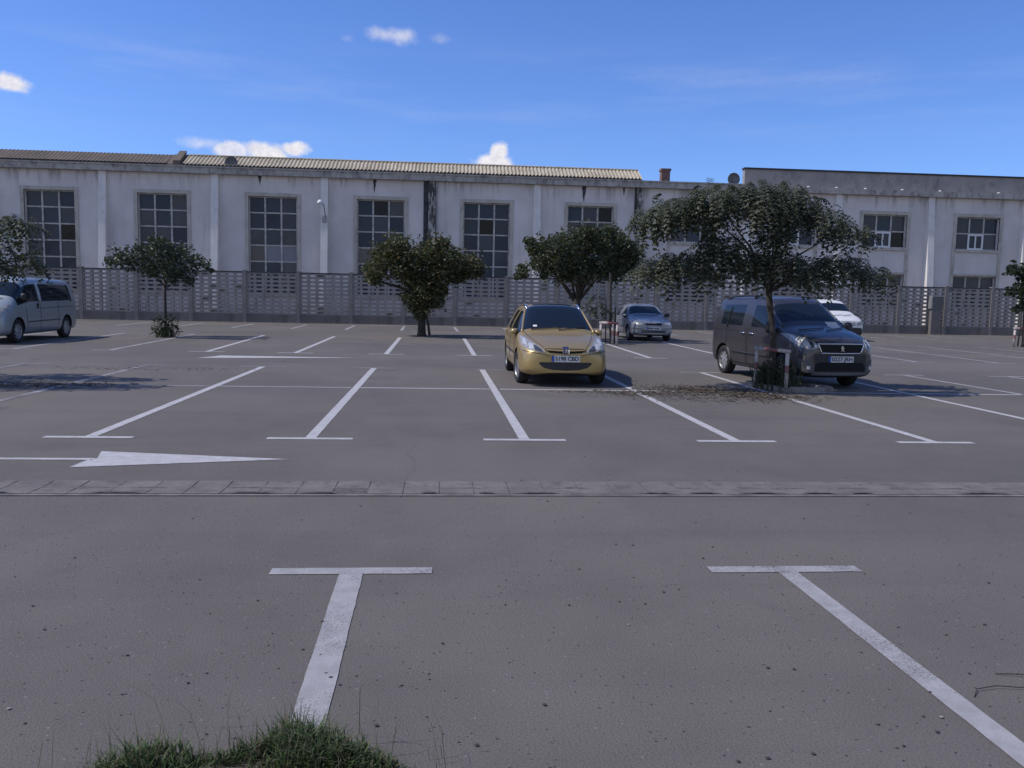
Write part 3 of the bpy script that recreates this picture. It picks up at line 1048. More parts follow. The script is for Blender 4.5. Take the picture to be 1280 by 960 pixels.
def panel_mesh(seed):
    mb = MB()
    rq = random.Random(seed)
    wd = FP - 0.17
    nc, nr = 6, 10
    z0, z1 = 0.42, 2.44
    cw, chh = wd / nc, (z1 - z0) / nr
    n = 14
    for i in range(nc):
        for j in range(nr):
            cx_, cz = -wd / 2 + cw * (i + 0.5), z0 + chh * (j + 0.5)
            inn = []
            out = []
            if rq.random() < 0.05:
                # mortared-up hole
                mb.box((cx_ - 0.152, 0.01, cz - 0.052), (cx_ + 0.152, 0.03, cz + 0.052))
            for k in range(n):
                a = 2 * PI * (k + 0.5) / n
                ca, sa = math.cos(a), math.sin(a)
                inn.append((cx_ + 0.150 * math.copysign(abs(ca) ** 0.7, ca), cz + 0.049 * math.copysign(abs(sa) ** 0.8, sa)))
                m = max(abs(ca), abs(sa))
                sx, sz = ca / m, sa / m
                out.append((cx_ + cw / 2 * sx, cz + chh / 2 * sz))
            # keep exact cell corners so that cells meet without gaps
            for qx in (-1, 1):
                for qz in (-1, 1):
                    k = min(range(n), key=lambda q: (out[q][0] - cx_ - qx * cw / 2) ** 2 + (out[q][1] - cz - qz * chh / 2) ** 2)
                    out[k] = (cx_ + qx * cw / 2, cz + qz * chh / 2)
            y0, y1 = -TH / 2, TH / 2
            vs = [(p[0], y0, p[1]) for p in inn] + [(p[0], y0, p[1]) for p in out] + [(p[0], y1, p[1]) for p in inn] + [(p[0], y1, p[1]) for p in out]
            fs = []
            for k in range(n):
                k2 = (k + 1) % n
                fs += [(k, k2, n + k2, n + k), (2 * n + k2, 2 * n + k, 3 * n + k, 3 * n + k2), (k2, k, 2 * n + k, 2 * n + k2)]
            mb.add(vs, fs)
    return fix_me(mb.mesh('panel', MT['fence']))


def fix_me(me):
    return me


pms = [panel_mesh(i_) for i_ in range(5)]
postm = MB()
postm.box((-0.083, -0.125, 0), (0.083, 0.125, 2.56))
postm = postm.mesh('post', 'fencepost')
capm = MB()
capm.box((-FP / 2 + 0.086, -0.09, 2.443), (FP / 2 - 0.086, 0.09, 2.50))
capm = capm.mesh('cap_rail', 'capdark')
plm = MB()
plm.box((-FP / 2 + 0.086, -0.11, 0), (FP / 2 - 0.086, 0.11, 0.417))
plm = plm.mesh('plinth', 'plinth')


def child(name, me, parent, loc):
    o = bpy.data.objects.new(name, me)
    COL.objects.link(o)
    o.parent = parent
    o.location = loc
    return o


for k in range(-5, 24):
    x = FX0 + FP * k
    child('post', postm, fence, (x, YF, 0))
    if k < 23:
        xm = x + FP / 2
        child('block_panel', pms[(k * 3) % 5], fence, (xm, YF, 0))
        child('cap_rail', capm, fence, (xm, YF, 0))
        child('plinth', plm, fence, (xm, YF, 0))
ub = empty('utility_box', (at(1168, 395, 42.85).x, 42.8, 0))
tag(ub, 'narrow grey utility cabinet with a white rim standing against the perforated fence at the right', 'utility box')
mb = MB()
mb.box((-0.26, -0.12, 0), (0.26, 0.12, 1.25))
mb.build('pedestal', 'plinth', ub)
mb = MB()
mb.box((-0.26, -0.12, 1.253), (0.30, 0.12, 1.98))
mb.build('cabinet', 'greyplastic', ub)
mb = MB()
mb.box((-0.30, -0.15, 1.983), (0.34, 0.13, 2.05))
mb.box((-0.33, -0.15, 1.35), (-0.263, 0.13, 1.98))
mb.build('rim', 'metal', ub)

# ------------------------------------------------------------------ trees
rt = random.Random(77)


def frond(mb, p, d, L, droop, wd, cols, nl=6):
    """one feathery compound leaf: leaflets along a drooping stem"""
    d = Vector((d[0], d[1], 0)).normalized()
    side = Vector((-d.y, d.x, 0))
    k = rt.uniform(0.6, 1.35)
    c = tuple(v_ * k for v_ in rt.choice(cols))
    for i in range(nl):
        t = (i + 0.6) / nl
        q = p + d * (L * t * (1 - 0.35 * droop * t)) + Vector((0, 0, -L * droop * t * t))
        for s in (-1, 1):
            tip = q + side * (s * wd * (1 - 0.45 * t)) + d * (0.05 * L) + Vector((0, 0, -wd * 0.55))
            ax = (d * 0.5 + Vector((0, 0, -droop * t * 0.6))) * (L / nl * 1.15)
            mb.add([q, q + ax, tip + ax * 0.5, tip - ax * 0.1], [(0, 1, 2, 3)], c)


def leafquad(mb, p, s, cols):
    a, b = rt.random() * 2 * PI, rt.uniform(-0.9, 0.6)
    d = Vector((math.cos(a) * math.cos(b), math.sin(a) * math.cos(b), math.sin(b)))
    n = Vector((rt.uniform(-1, 1), rt.uniform(-1, 1), rt.uniform(0.0, 1.2))).normalized()
    sd = d.cross(n).normalized() * s * 0.36
    k = rt.uniform(0.55, 1.4)
    c = tuple(v_ * k for v_ in rt.choice(cols))
    mb.add([p - d * s * 0.6, p + sd, p + d * s * 0.6, p - sd], [(0, 1, 2, 3)], c)


def make_tree(name, label, cat, Y, base_px, fork_px, blobs, D, style, dens, cols, trunk_r, bark='bark', group=None, lean=None, limbs=10, leafsize=0.1, spread=2, extra_trunks=()):
    bx = at(base_px[0], base_px[1], Y)
    root = empty(name, (bx.x, Y, 0))
    tag(root, label, cat, group)
    O = Vector((bx.x, Y, 0))
    xs_ = [b[0] for b in blobs]
    pc = (min(xs_) + max(xs_)) / 2
    hw = (max(xs_) - min(xs_)) / 2 + 12
    cen = []
    for (px, py, rp_) in blobs:
        dmax = D * math.sqrt(max(0.1, 1 - ((px - pc) / hw) ** 2))
        for s in range(spread):
            off = (s + 0.5) / spread * 2 - 1 + rt.uniform(-0.35, 0.35) / spread
            y = Y + off * dmax
            c0 = at(px + rt.uniform(-3, 3), py + rt.uniform(-3, 3), y)
            # stay at the height and side seen from the front at depth Y
            c1 = at(px, py, Y)
            c0 = Vector((c1.x + (c0.x - c1.x) * 0.8, y, c1.z + (c0.z - c1.z) * 0.8))
            cen.append((c0 - O, rp_ * Y / FPX * rt.uniform(0.9, 1.14)))
    leaf = MB()
    for c0, r0 in cen:
        n = int(dens * (r0 / 0.3) ** 2)
        for i in range(n):
            v_ = Vector((rt.gauss(0, 1), rt.gauss(0, 1), rt.gauss(0, 1))).normalized()
            q = r0 * rt.random() ** 0.38
            p = c0 + Vector((v_.x * q, v_.y * q, v_.z * q * (0.62 if style == 'frond' else 0.82)))
            if style == 'frond':
                d = Vector((v_.x + rt.uniform(-0.6, 0.6), v_.y + rt.uniform(-0.6, 0.6), 0))
                frond(leaf, p + Vector((0, 0, 0.05)), d, rt.uniform(0.7, 1.3) * leafsize, rt.uniform(0.7, 1.5), leafsize * 0.17, cols)
            else:
                leafquad(leaf, p, leafsize * rt.uniform(0.6, 1.35), cols)
        # stray sprigs break the outline
        for i in range(max(2, n // 24)):
            v_ = Vector((rt.gauss(0, 1), rt.gauss(0, 1), rt.gauss(0, 0.8))).normalized()
            p = c0 + v_ * r0 * rt.uniform(1.0, 1.3)
            for j in range(4):
                if style == 'frond':
                    frond(leaf, p + Vector((rt.uniform(-.04, .04), rt.uniform(-.04, .04), 0)), v_, leafsize * rt.uniform(0.5, 1.0), rt.uniform(0.3, 1.0), leafsize * 0.2, cols, 5)
                else:
                    leafquad(leaf, p + Vector((rt.uniform(-.08, .08), rt.uniform(-.08, .08), rt.uniform(-.08, .08))), leafsize, cols)
    leaf.build('crown', 'leaf', root)
    tr = MB()
    fk = at(fork_px[0], fork_px[1], Y) - O
    mid = Vector((fk.x * 0.35 + (lean or 0), 0.02, fk.z * 0.5))
    pts = [Vector((0, 0, -0.02)), Vector((0, 0, 0.12)), mid * 0.6 + Vector((0, 0, 0)), mid, (mid + fk) / 2 + Vector((-(lean or 0) * 0.2, 0, 0)), fk]
    pts.sort(key=lambda q: q.z)
    tr.tube(pts, [trunk_r * 1.45, trunk_r * 1.12, trunk_r, trunk_r * 0.95, trunk_r * 0.9, trunk_r * 0.85], 10)
    order = list(cen)
    rt.shuffle(order)
    for c0, r0 in order[:limbs]:
        s0 = fk + Vector((0, 0, -rt.uniform(0.02, 0.25)))
        m1 = s0.lerp(c0, 0.4) + Vector((0, 0, 0.10 * (c0 - s0).length))
        m2 = s0.lerp(c0, 0.75) + Vector((rt.uniform(-.06, .06), rt.uniform(-.06, .06), 0.06))
        tr.tube([s0, m1, m2, c0], [trunk_r * 0.5, trunk_r * 0.33, trunk_r * 0.18, trunk_r * 0.07], 7)
    for (pa, pb_, r_) in extra_trunks:
        a_, b_ = at(pa[0], pa[1], Y) - O, at(pb_[0], pb_[1], Y) - O
        tr.tube([a_, a_.lerp(b_, 0.5) + Vector((0.03, 0, 0.02)), b_], [r_, r_ * 0.85, r_ * 0.6], 8)
    tr.build('trunk', bark, root, smooth=True)
    return root


G_ALB = [(0.072, 0.086, 0.056), (0.088, 0.096, 0.062), (0.060, 0.076, 0.052), (0.105, 0.104, 0.072)]
G_DARK = [(0.038, 0.056, 0.036), (0.048, 0.066, 0.040), (0.032, 0.048, 0.034)]
G_MID = [(0.060, 0.078, 0.040), (0.076, 0.086, 0.046), (0.050, 0.066, 0.038), (0.085, 0.090, 0.054)]
G_AUT = [(0.075, 0.090, 0.040), (0.062, 0.078, 0.038), (0.092, 0.098, 0.046), (0.068, 0.080, 0.038), (0.080, 0.085, 0.042), (0.066, 0.080, 0.036), (0.14, 0.095, 0.045)]

T5 = make_tree('shade_tree', 'large two tiered shade tree with drooping feathery leaves beside the dark people carrier', 'tree', 14.95, (965, 487), (960, 352),
               [(812, 274, 17), (835, 264, 19), (860, 258, 21), (890, 250, 20), (920, 246, 19), (950, 244, 20), (980, 244, 20), (1005, 256, 18), (1030, 268, 15), (1050, 282, 14), (1072, 292, 11),
                (970, 270, 17), (940, 270, 13), (968, 298, 13), (900, 270, 11), (1040, 292, 8), (885, 264, 13), (815, 282, 9), (1000, 270, 12), (975, 285, 12),
                (812, 333, 12), (838, 327, 16), (868, 322, 18), (898, 316, 19), (928, 324, 18), (955, 326, 16), (985, 326, 16), (1010, 334, 17), (1040, 327, 14), (1065, 334, 14), (1088, 342, 10),
                (1107, 346, 6), (880, 340, 8), (1000, 345, 9), (832, 345, 8), (915, 338, 8), (890, 300, 9), (918, 300, 8), (945, 342, 7), (1030, 346, 8), (800, 340, 6)],
               1.3, 'frond', 80, G_ALB, 0.062, 'bark', 'trees planted in the car park', lean=0.04, limbs=12, leafsize=0.30, spread=2)
T1 = make_tree('shade_tree', 'shade tree with drooping leaves cut off by the left edge, its shadow on the asphalt', 'tree', 14.6, (-112, 492), (-110, 360),
               [(6, 282, 15), (24, 285, 13), (-15, 285, 18), (-50, 278, 24), (-90, 270, 26), (-130, 270, 26), (-170, 285, 24), (-210, 300, 18), (8, 312, 9), (36, 322, 11), (14, 330, 8), (45, 330, 7),
                (-25, 320, 18), (-70, 325, 20), (-120, 330, 22), (-170, 325, 20), (-110, 300, 24), (-60, 300, 20), (22, 276, 9), (0, 340, 7)],
               1.6, 'frond', 42, G_MID, 0.08, 'bark', 'trees planted in the car park', limbs=12, leafsize=0.27, spread=2)
T2 = make_tree('shade_tree', 'small flat topped tree on thin trunk above a rounded bush, near the silver van', 'tree', 28.8, (207, 421), (206, 352),
               [(140, 326, 9), (155, 322, 13), (177, 317, 14), (200, 312, 15), (225, 318, 16), (246, 326, 10), (258, 332, 6), (204, 331, 16), (186, 340, 10), (166, 330, 10), (228, 340, 14), (238, 352, 7), (217, 345, 12), (200, 302, 8), (262, 336, 4)],
               1.3, 'quad', 110, G_DARK, 0.045, 'bark', 'trees planted in the car park', limbs=10, leafsize=0.095, spread=2)
T3 = make_tree('shade_tree', 'bushy round tree with orange tinted leaves and thick leafy trunk, left of gold car', 'tree', 32.0, (527, 420), (527, 372),
               [(496, 305, 13), (484, 320, 18), (510, 324, 18), (535, 318, 20), (560, 326, 21), (585, 333, 17), (600, 340, 8), (472, 336, 14), (466, 350, 8), (520, 345, 17), (547, 345, 18), (530, 366, 20), (522, 383, 13), (543, 378, 12), (572, 346, 12), (552, 306, 10),
                (526, 394, 8), (512, 372, 10), (548, 362, 12), (500, 340, 12)],
               1.5, 'quad', 190, G_AUT, 0.14, 'bark', 'trees planted in the car park', limbs=10, leafsize=0.10, spread=2, extra_trunks=[((537, 419), (531, 390), 0.05), ((524, 375), (494, 340), 0.07)])
T4 = make_tree('shade_tree', 'wide umbrella shaped dark green tree with forking limbs, behind the gold car', 'tree', 31.0, (720, 421), (721, 374),
               [(663, 302, 8), (658, 300, 5), (680, 312, 17), (702, 306, 19), (690, 332, 16), (672, 328, 12), (655, 340, 9), (648, 345, 5), (725, 300, 19), (720, 328, 21), (750, 305, 18), (745, 334, 18), (772, 325, 19), (784, 312, 14), (768, 342, 14), (790, 335, 10),
                (735, 290, 12), (762, 291, 11), (705, 342, 13), (730, 348, 11), (775, 300, 12), (680, 343, 6), (790, 318, 12), (797, 328, 7), (650, 337, 6), (665, 312, 8)],
               1.9, 'quad', 170, G_MID, 0.16, 'bark', 'trees planted in the car park', limbs=3, leafsize=0.105, spread=2,
               extra_trunks=[((720, 378), (690, 338), 0.085), ((719, 374), (710, 340), 0.055), ((722, 372), (730, 340), 0.055), ((722, 377), (750, 342), 0.075), ((721, 370), (720, 338), 0.05)])
T6 = make_tree('shade_tree', 'dark leaved tree half cut off by the right edge, behind its red and white post', 'tree', 31.5, (1279, 433), (1282, 370),
               [(1270, 338, 8), (1265, 333, 4), (1282, 342, 12), (1300, 335, 16), (1318, 345, 16), (1272, 362, 9), (1262, 366, 5), (1285, 372, 12), (1310, 365, 14), (1330, 355, 12), (1274, 386, 6), (1295, 350, 14)],
               1.2, 'quad', 80, G_DARK, 0.06, 'bark', 'trees planted in the car park', limbs=8, leafsize=0.17, spread=2, extra_trunks=[((1272, 433), (1277, 385), 0.03), ((1285, 433), (1284, 385), 0.03)])
YT = make_tree('sapling', 'slim staked sapling with a few drooping leaves, between the gold car and the silver hatchback', 'tree', 29.0, (757, 428), (757, 372),
               [(745, 383, 7), (738, 388, 5), (753, 386, 5), (733, 380, 3), (747, 375, 4), (760, 391, 3)],
               0.35, 'frond', 16, G_DARK, 0.022, 'bark', 'trees planted in the car park', limbs=5, leafsize=0.30, spread=2)
stk = MB()
p0, p1 = at(763.5, 428, 29.2), at(763, 341, 29.2)
stk.tube([(p0.x, 29.2, 0), (p1.x, 29.2, p1.z)], [0.05, 0.045], 8)
tag(stk.build('tree_stake', 'stakewood'), 'tall dark wooden stake beside the sapling, taller of the two', 'stake')
stk = MB()
p0 = at(768.5, 428, 29.25)
stk.tube([(p0.x, 29.25, 0), (p0.x - 0.02, 29.25, 1.25)], [0.035, 0.03], 8)
tag(stk.build('tree_stake', 'stakewood'), 'short dark stake on the right of the tall stake by the sapling', 'stake')


def bush(name, label, cat, Y, base_px, blobs, cols, D, tall, dens=80, leaf=0.09):
    bx = at(base_px[0], base_px[1], Y)
    mb = MB()
    O = Vector((bx.x, Y, 0))
    for (px, py, rp_) in blobs:
        c1 = at(px, py, Y) - O
        r0 = rp_ * Y / FPX
        for i in range(int(dens * (r0 / 0.3) ** 2)):
            v_ = Vector((rt.gauss(0, 1), rt.gauss(0, 1), rt.gauss(0, 1))).normalized() * r0 * rt.random() ** 0.4
            p = c1 + Vector((v_.x, v_.y * D, v_.z))
            if p.z > 0.02:
                leafquad(mb, p, leaf * rt.uniform(0.6, 1.4), cols)
    for i in range(tall[0]):
        a, q = rt.random() * 6.28, rt.random() ** 0.6 * tall[1]
        x, y, h = q * math.cos(a), q * math.sin(a) * D, rt.uniform(tall[2] * 0.5, tall[2])
        k = rt.uniform(0.6, 1.3)
        c = tuple(v_ * k for v_ in rt.choice(cols))
        dx, dy, ww = rt.uniform(-.15, .15), rt.uniform(-.15, .15), tall[3]
        mb.add([(x - ww, y, 0), (x + ww, y, 0), (x + dx * 0.5 + ww * 0.7, y + dy * 0.5, h * 0.6), (x + dx * 0.5 - ww * 0.7, y + dy * 0.5, h * 0.6), (x + dx, y + dy, h)],
               [(0, 1, 2, 3), (3, 2, 4)], c)
    o = mb.build(name, 'leaf', loc=O)
    return tag(o, label, cat)


bush('bush', 'rounded green bush at the foot of the small flat topped tree', 'bush', 28.5, (206, 423), [(200, 408, 10), (212, 404, 11), (218, 413, 9), (195, 417, 9), (208, 417, 10), (196, 398, 6)],
     [(0.045, 0.062, 0.022), (0.06, 0.075, 0.03), (0.035, 0.05, 0.02)], 1.1, (50, 0.3, 0.62, 0.010), 130, 0.07)
bush('weeds', 'dark green weeds filling the tree pit inside the red and white hoop', 'weeds', 14.95, (968, 487), [(960, 470, 12), (972, 466, 14), (985, 472, 11), (952, 476, 9), (970, 480, 13), (992, 478, 9), (965, 455, 9), (982, 455, 9), (955, 460, 7)],
     [(0.030, 0.042, 0.022), (0.024, 0.035, 0.02), (0.045, 0.052, 0.028)], 1.6, (220, 0.42, 0.6, 0.006), 330, 0.06)

# tree pit kerb
pit = MB()
pc_ = [Vector((5.74, 15.35, 0)), Vector((6.10, 14.32, 0)), Vector((6.98, 14.55, 0)), Vector((6.7, 15.6, 0))]
for i in range(4):
    a, b = pc_[i], pc_[(i + 1) % 4]
    t_ = (b - a).normalized()
    n_ = Vector((-t_.y, t_.x, 0)) * 0.06
    e_ = t_ * 0.058
    a2, b2 = a + e_, b - e_ * 0
    m_n = 5
    for j in range(m_n):
        q0, q1 = a2.lerp(b2, j / m_n) + t_ * 0.004, a2.lerp(b2, (j + 1) / m_n)
        h = 0.09 + rt.uniform(-0.012, 0.012)
        pit.add([q0 - n_, q1 - n_, q1 + n_, q0 + n_] + [q + Vector((0, 0, h)) for q in (q0 - n_, q1 - n_, q1 + n_, q0 + n_)],
                [(4, 5, 6, 7), (0, 1, 5, 4), (1, 2, 6, 5), (2, 3, 7, 6), (3, 0, 4, 7)])
tag(fix_normals(pit.build('pit_kerb', 'pitkerb')), 'low worn concrete edging round the pit of the large shade tree', 'kerb')
s_ = MB()
s_.quad((pc_[0].x + .03, pc_[0].y, 0.03), (pc_[1].x + .03, pc_[1].y + .05, 0.03), (pc_[2].x - .03, pc_[2].y, 0.03), (pc_[3].x, pc_[3].y - .04, 0.03))
tag(s_.build('soil', 'soil'), 'brown soil in the pit of the large shade tree', 'soil', kind='stuff')


def hoop(root, a, b, h, r, name_post='post', mats=('band_z', 'band_x')):
    a, b = Vector(a), Vector(b)
    for q in (a, b):
        mb = MB()
        mb.tube([(0, 0, 0), (0, 0, h - r)], r, 12)
        mb.build(name_post, mats[0], root, q, True)
    d = b - a
    L_ = d.length
    mb = MB()
    mb.tube([(-0.05, 0, 0), (L_ + 0.05, 0, 0)], r, 12)
    o = mb.build('top_bar', mats[1], root, a + Vector((0, 0, h)), True)
    o.rotation_euler = (0, 0, math.atan2(d.y, d.x))


tg = empty('tree_guard', (5.95, 14.85, 0))
tag(tg, 'red and white painted metal hoop guarding the trunk beside the dark people carrier', 'tree guard', 'red and white tree guards')
hoop(tg, (-0.13, 0.33, 0), (0.14, -0.42, 0), 0.72, 0.035)
tg2 = empty('tree_guard', (at(757, 430, 28.3).x, 28.3, 0))
tag(tg2, 'rusty red and white pair of hoops round the sapling, left of the silver hatchback', 'tree guard', 'red and white tree guards')
hoop(tg2, (-0.25, -0.35, 0), (0.28, -0.45, 0), 0.74, 0.04)
hoop(tg2, (-0.10, 0.45, 0), (0.30, 0.35, 0), 0.74, 0.04)
tg3 = empty('tree_guard', (at(1265, 433, 31.3).x, 31.3, 0))
tag(tg3, 'red and white hoop at the far right in front of the half hidden dark tree', 'tree guard', 'red and white tree guards')
hoop(tg3, (0, -0.1, 0), (0.75, 0.15, 0), 0.72, 0.045)


# ------------------------------------------------------------------ cars
def ring(st):
    y, zb, w_, (wb, zbelt), (wu, zu), (wr_, zr), zc = st
    zm = zb + 0.45 * (zbelt - zb)
    return [(0, zb), (w_ * 0.80, zb), (w_ * 0.985, zb + 0.07), (w_ * 1.0, zm), (wb, zbelt), (wu, zu), (wr_, zr), (0, zc)]


GLASSN = {1: 'windscreen', 2: 'side_window', 3: 'rear_window', 4: 'sunroof', 6: 'bumper'}


def make_car(name, label, loc, rz, spec, group='cars parked in the car park'):
    root = empty(name, loc, rz)
    tag(root, label, spec['cat'], group)
    st = spec['stations']
    L, W, H = spec['L'], spec['W'], spec['H']
    n = 8
    bm = bmesh.new()
    rows = []
    for s in st:
        rg = ring(s)
        right = [bm.verts.new((p[0], s[0], p[1])) for p in rg]
        left = [right[0]] + [bm.verts.new((-p[0], s[0], p[1])) for p in rg[1:-1]] + [right[-1]]
        rows.append((right, left))
    mi = {}
    for k in range(len(rows) - 1):
        for sd in (0, 1):
            for i in range(n - 1):
                a, b = rows[k][sd], rows[k + 1][sd]
                f = bm.faces.new((a[i], b[i], b[i + 1], a[i + 1]) if sd == 0 else (a[i + 1], b[i + 1], b[i], a[i]))
                m = 0
                if k in spec['ws'] and i >= 5:
                    m = 1
                elif k in spec['side'] and i == 4:
                    m = 2
                elif k in spec.get('rear', ()) and i in (5, 6):
                    m = 3
                elif k in spec.get('roofglass', ()) and i == 6:
                    m = 4
                elif i in spec.get('lowplastic', ()) and True:
                    m = 6
                f.material_index = m
    for idx in (0, -1):
        r_, l_ = rows[idx]
        cap = r_ + l_[-2:0:-1]
        # quads across the end so that the nose subdivides evenly
        for i in range(n - 1):
            if i == 0:
                f = bm.faces.new((r_[0], r_[1], l_[1]))
            elif i == n - 2:
                f = bm.faces.new((l_[i], r_[i], r_[i + 1]))
            else:
                f = bm.faces.new((l_[i], r_[i], r_[i + 1], l_[i + 1]))
            f.material_index = 6 if i in spec.get('lowplastic', ()) else 0
    bmesh.ops.recalc_face_normals(bm, faces=bm.faces)
    me = bpy.data.meshes.new('cage')
    bm.to_mesh(me)
    bm.free()
    slots = [MT[spec['paint']], MT['glass'], MT['glass'], MT['glass'], MT['glass'], MT['arch'], MT[spec.get('lowmat', 'blackplastic')]]
    for s in slots:
        me.materials.append(s)
    tmp = bpy.data.objects.new('cage', me)
    COL.objects.link(tmp)
    md = tmp.modifiers.new('s', 'SUBSURF')
    md.levels = md.render_levels = 3
    dg = bpy.context.evaluated_depsgraph_get()
    sub = bpy.data.meshes.new_from_object(tmp.evaluated_get(dg))
    tmp.modifiers.clear()
    xs_ = [v.co.x for v in sub.vertices]
    ys_ = [v.co.y for v in sub.vertices]
    zs_ = [v.co.z for v in sub.vertices]
    zb0 = min(s[1] for s in st)
    sx = W / (max(xs_) - min(xs_))
    sy = L / (max(ys_) - min(ys_))
    sz = (H - zb0) / (max(zs_) - min(zs_))
    y0, z0 = min(ys_), min(zs_)
    for v in sub.vertices:
        v.co = Vector((v.co.x * sx, (v.co.y - y0) * sy - L / 2, (v.co.z - z0) * sz + zb0))
    tmp.data = sub
    # wheel arches
    wr_, ya, yb = spec['wheel_r'], -L / 2 + spec['fo'], -L / 2 + spec['fo'] + spec['wb']
    cut = MB()
    for yy in (ya, yb):
        for sd in (-1, 1):
            cut.lathe([(sd * (W / 2 - 0.30), 0.001), (sd * (W / 2 - 0.30), wr_ * 1.17), (sd * (W / 2 + 0.2), wr_ * 1.17), (sd * (W / 2 + 0.2), 0.001)], 40, 'x', (0, yy, wr_ * 1.02))
    cme = cut.mesh('cut', 'arch')
    cme.materials.clear()
    for s in slots:
        cme.materials.append(s)
    for p in cme.polygons:
        p.material_index = 5
    cob = bpy.data.objects.new('cut', cme)
    COL.objects.link(cob)
    fix_bm = bmesh.new()
    fix_bm.from_mesh(cme)
    bmesh.ops.remove_doubles(fix_bm, verts=fix_bm.verts, dist=0.002)
    bmesh.ops.recalc_face_normals(fix_bm, faces=fix_bm.faces)
    fix_bm.to_mesh(cme)
    fix_bm.free()
    bmod = tmp.modifiers.new('b', 'BOOLEAN')
    bmod.operation = 'DIFFERENCE'
    bmod.object = cob
    bmod.solver = 'EXACT'
    dg = bpy.context.evaluated_depsgraph_get()
    full = bpy.data.meshes.new_from_object(tmp.evaluated_get(dg))
    bpy.data.objects.remove(tmp)
    bpy.data.objects.remove(cob)
    bvh = BVHTree.FromPolygons([v.co for v in full.vertices], [tuple(p.vertices) for p in full.polygons])
    # split by material, glass into single panes
    bm = bmesh.new()
    bm.from_mesh(full)
    groups = {}
    for f in bm.faces:
        groups.setdefault(f.material_index, []).append(f)
    for m, fs in groups.items():
        comps = []
        if m == 0:
            comps = [fs]
        else:
            todo = set(fs)
            while todo:
                f0 = todo.pop()
                comp, stack = [f0], [f0]
                while stack:
                    f = stack.pop()
                    for e in f.edges:
                        for g_ in e.link_faces:
                            if g_ in todo:
                                todo.discard(g_)
                                comp.append(g_)
                                stack.append(g_)
                comps.append(comp)
        for comp in comps:
            if len(comp) < 4:
                continue
            idx, vs, fc = {}, [], []
            for f in comp:
                t = []
                for v in f.verts:
                    if v.index not in idx:
                        idx[v.index] = len(vs)
                        vs.append(tuple(v.co))
                    t.append(idx[v.index])
                fc.append(t)
            mm = bpy.data.meshes.new('part')
            mm.from_pydata(vs, [], fc)
            nm = {0: 'body', 5: 'wheel_arch'}.get(m) or GLASSN[m]
            mm.materials.append(slots[m])
            mm.polygons.foreach_set('use_smooth', [True] * len(mm.polygons))
            o = bpy.data.objects.new(nm, mm)
            COL.objects.link(o)
            o.parent = root
            if m == 0:
                body = o
                try:
                    mm.set_sharp_from_angle(angle=rad(38))
                except Exception:
                    pass
    bm.free()
    # wheels
    for yy in (ya, yb):
        for sd in (-1, 1):
            wheel(root, sd * (W / 2 - 0.115), yy, wr_, sd, spec['rim'], spec.get('steer', 0) if yy == ya else 0)

    kx, ky, kz = spec['kd']

    def hit_front(x, z, yo=-9):
        h = bvh.ray_cast(Vector((x * kx, yo, z * kz)), Vector((0, 1, 0)))
        return h[0], h[1]

    def hit_side(y, z, sd):
        h = bvh.ray_cast(Vector((sd * 9, y * ky, z * kz)), Vector((-sd, 0, 0)))
        return h[0], h[1]

    def hit_top(x, y):
        h = bvh.ray_cast(Vector((x * kx, y * ky, 9)), Vector((0, 0, -1)))
        return h[0], h[1]

    def patch(nm, cols, mat, off=0.008, nu=12, nv=5, parent=None, hit=hit_front, back=0.03, smooth=True):
        """panel that follows the body: cols = [(x, zlow, zhigh), ...]"""
        pts = []
        N = len(cols) - 1
        for i in range(nu + 1):
            t = i / nu * N
            k = min(int(t), N - 1)
            f = t - k
            x = cols[k][0] * (1 - f) + cols[k + 1][0] * f
            lo = cols[k][1] * (1 - f) + cols[k + 1][1] * f
            hi = cols[k][2] * (1 - f) + cols[k + 1][2] * f
            pts.append([hit(x, lo + (hi - lo) * j / nv) for j in range(nv + 1)])
        last = None
        vs, fs = [], []
        for rowp in pts:
            for (p, nn) in rowp:
                if p is None:
                    p, nn = (last if last else (Vector((0, 0, 0)), Vector((0, -1, 0))))
                last = (p, nn)
                vs.append(p + nn * off)
        K = nv + 1
        for i in range(nu):
            for j in range(nv):
                fs.append((i * K + j, (i + 1) * K + j, (i + 1) * K + j + 1, i * K + j + 1))
        # rim going back into the body gives the panel its thickness
        border = [i * K for i in range(nu + 1)] + [nu * K + j for j in range(1, K)] + [i * K + nv for i in range(nu - 1, -1, -1)] + [j for j in range(nv - 1, 0, -1)]
        nb = len(vs)
        flat = [q for r__ in pts for q in r__]
        for b in border:
            nn = flat[b][1] or Vector((0, -1, 0))
            vs.append(Vector(vs[b]) - nn * (off + back))
        for i in range(len(border)):
            i2 = (i + 1) % len(border)
            fs.append((border[i], border[i2], nb + i2, nb + i))
        mb = MB()
        mb.add(vs, fs)
        return fix_normals(mb.build(nm, mat, parent or root, smooth=False))

    def line(nm, pts, r_, mat, hit, off=0.0, parent=None, nsub=6):
        q = []
        for i in range(len(pts) - 1):
            for s in range(nsub):
                t = s / nsub
                a = [pts[i][k] * (1 - t) + pts[i + 1][k] * t for k in range(2)]
                h = hit(*a)
                if h[0] is not None:
                    q.append(h[0] + h[1] * off)
        h = hit(*pts[-1])
        if h[0] is not None:
            q.append(h[0] + h[1] * off)
        if len(q) < 2:
            return None
        mb = MB()
        mb.tube(q, r_, 6)
        return mb.build(nm, mat, parent or root, smooth=True)

    spec['detail'](root, patch, line, hit_front, hit_side, hit_top, L, W, H)
    return root


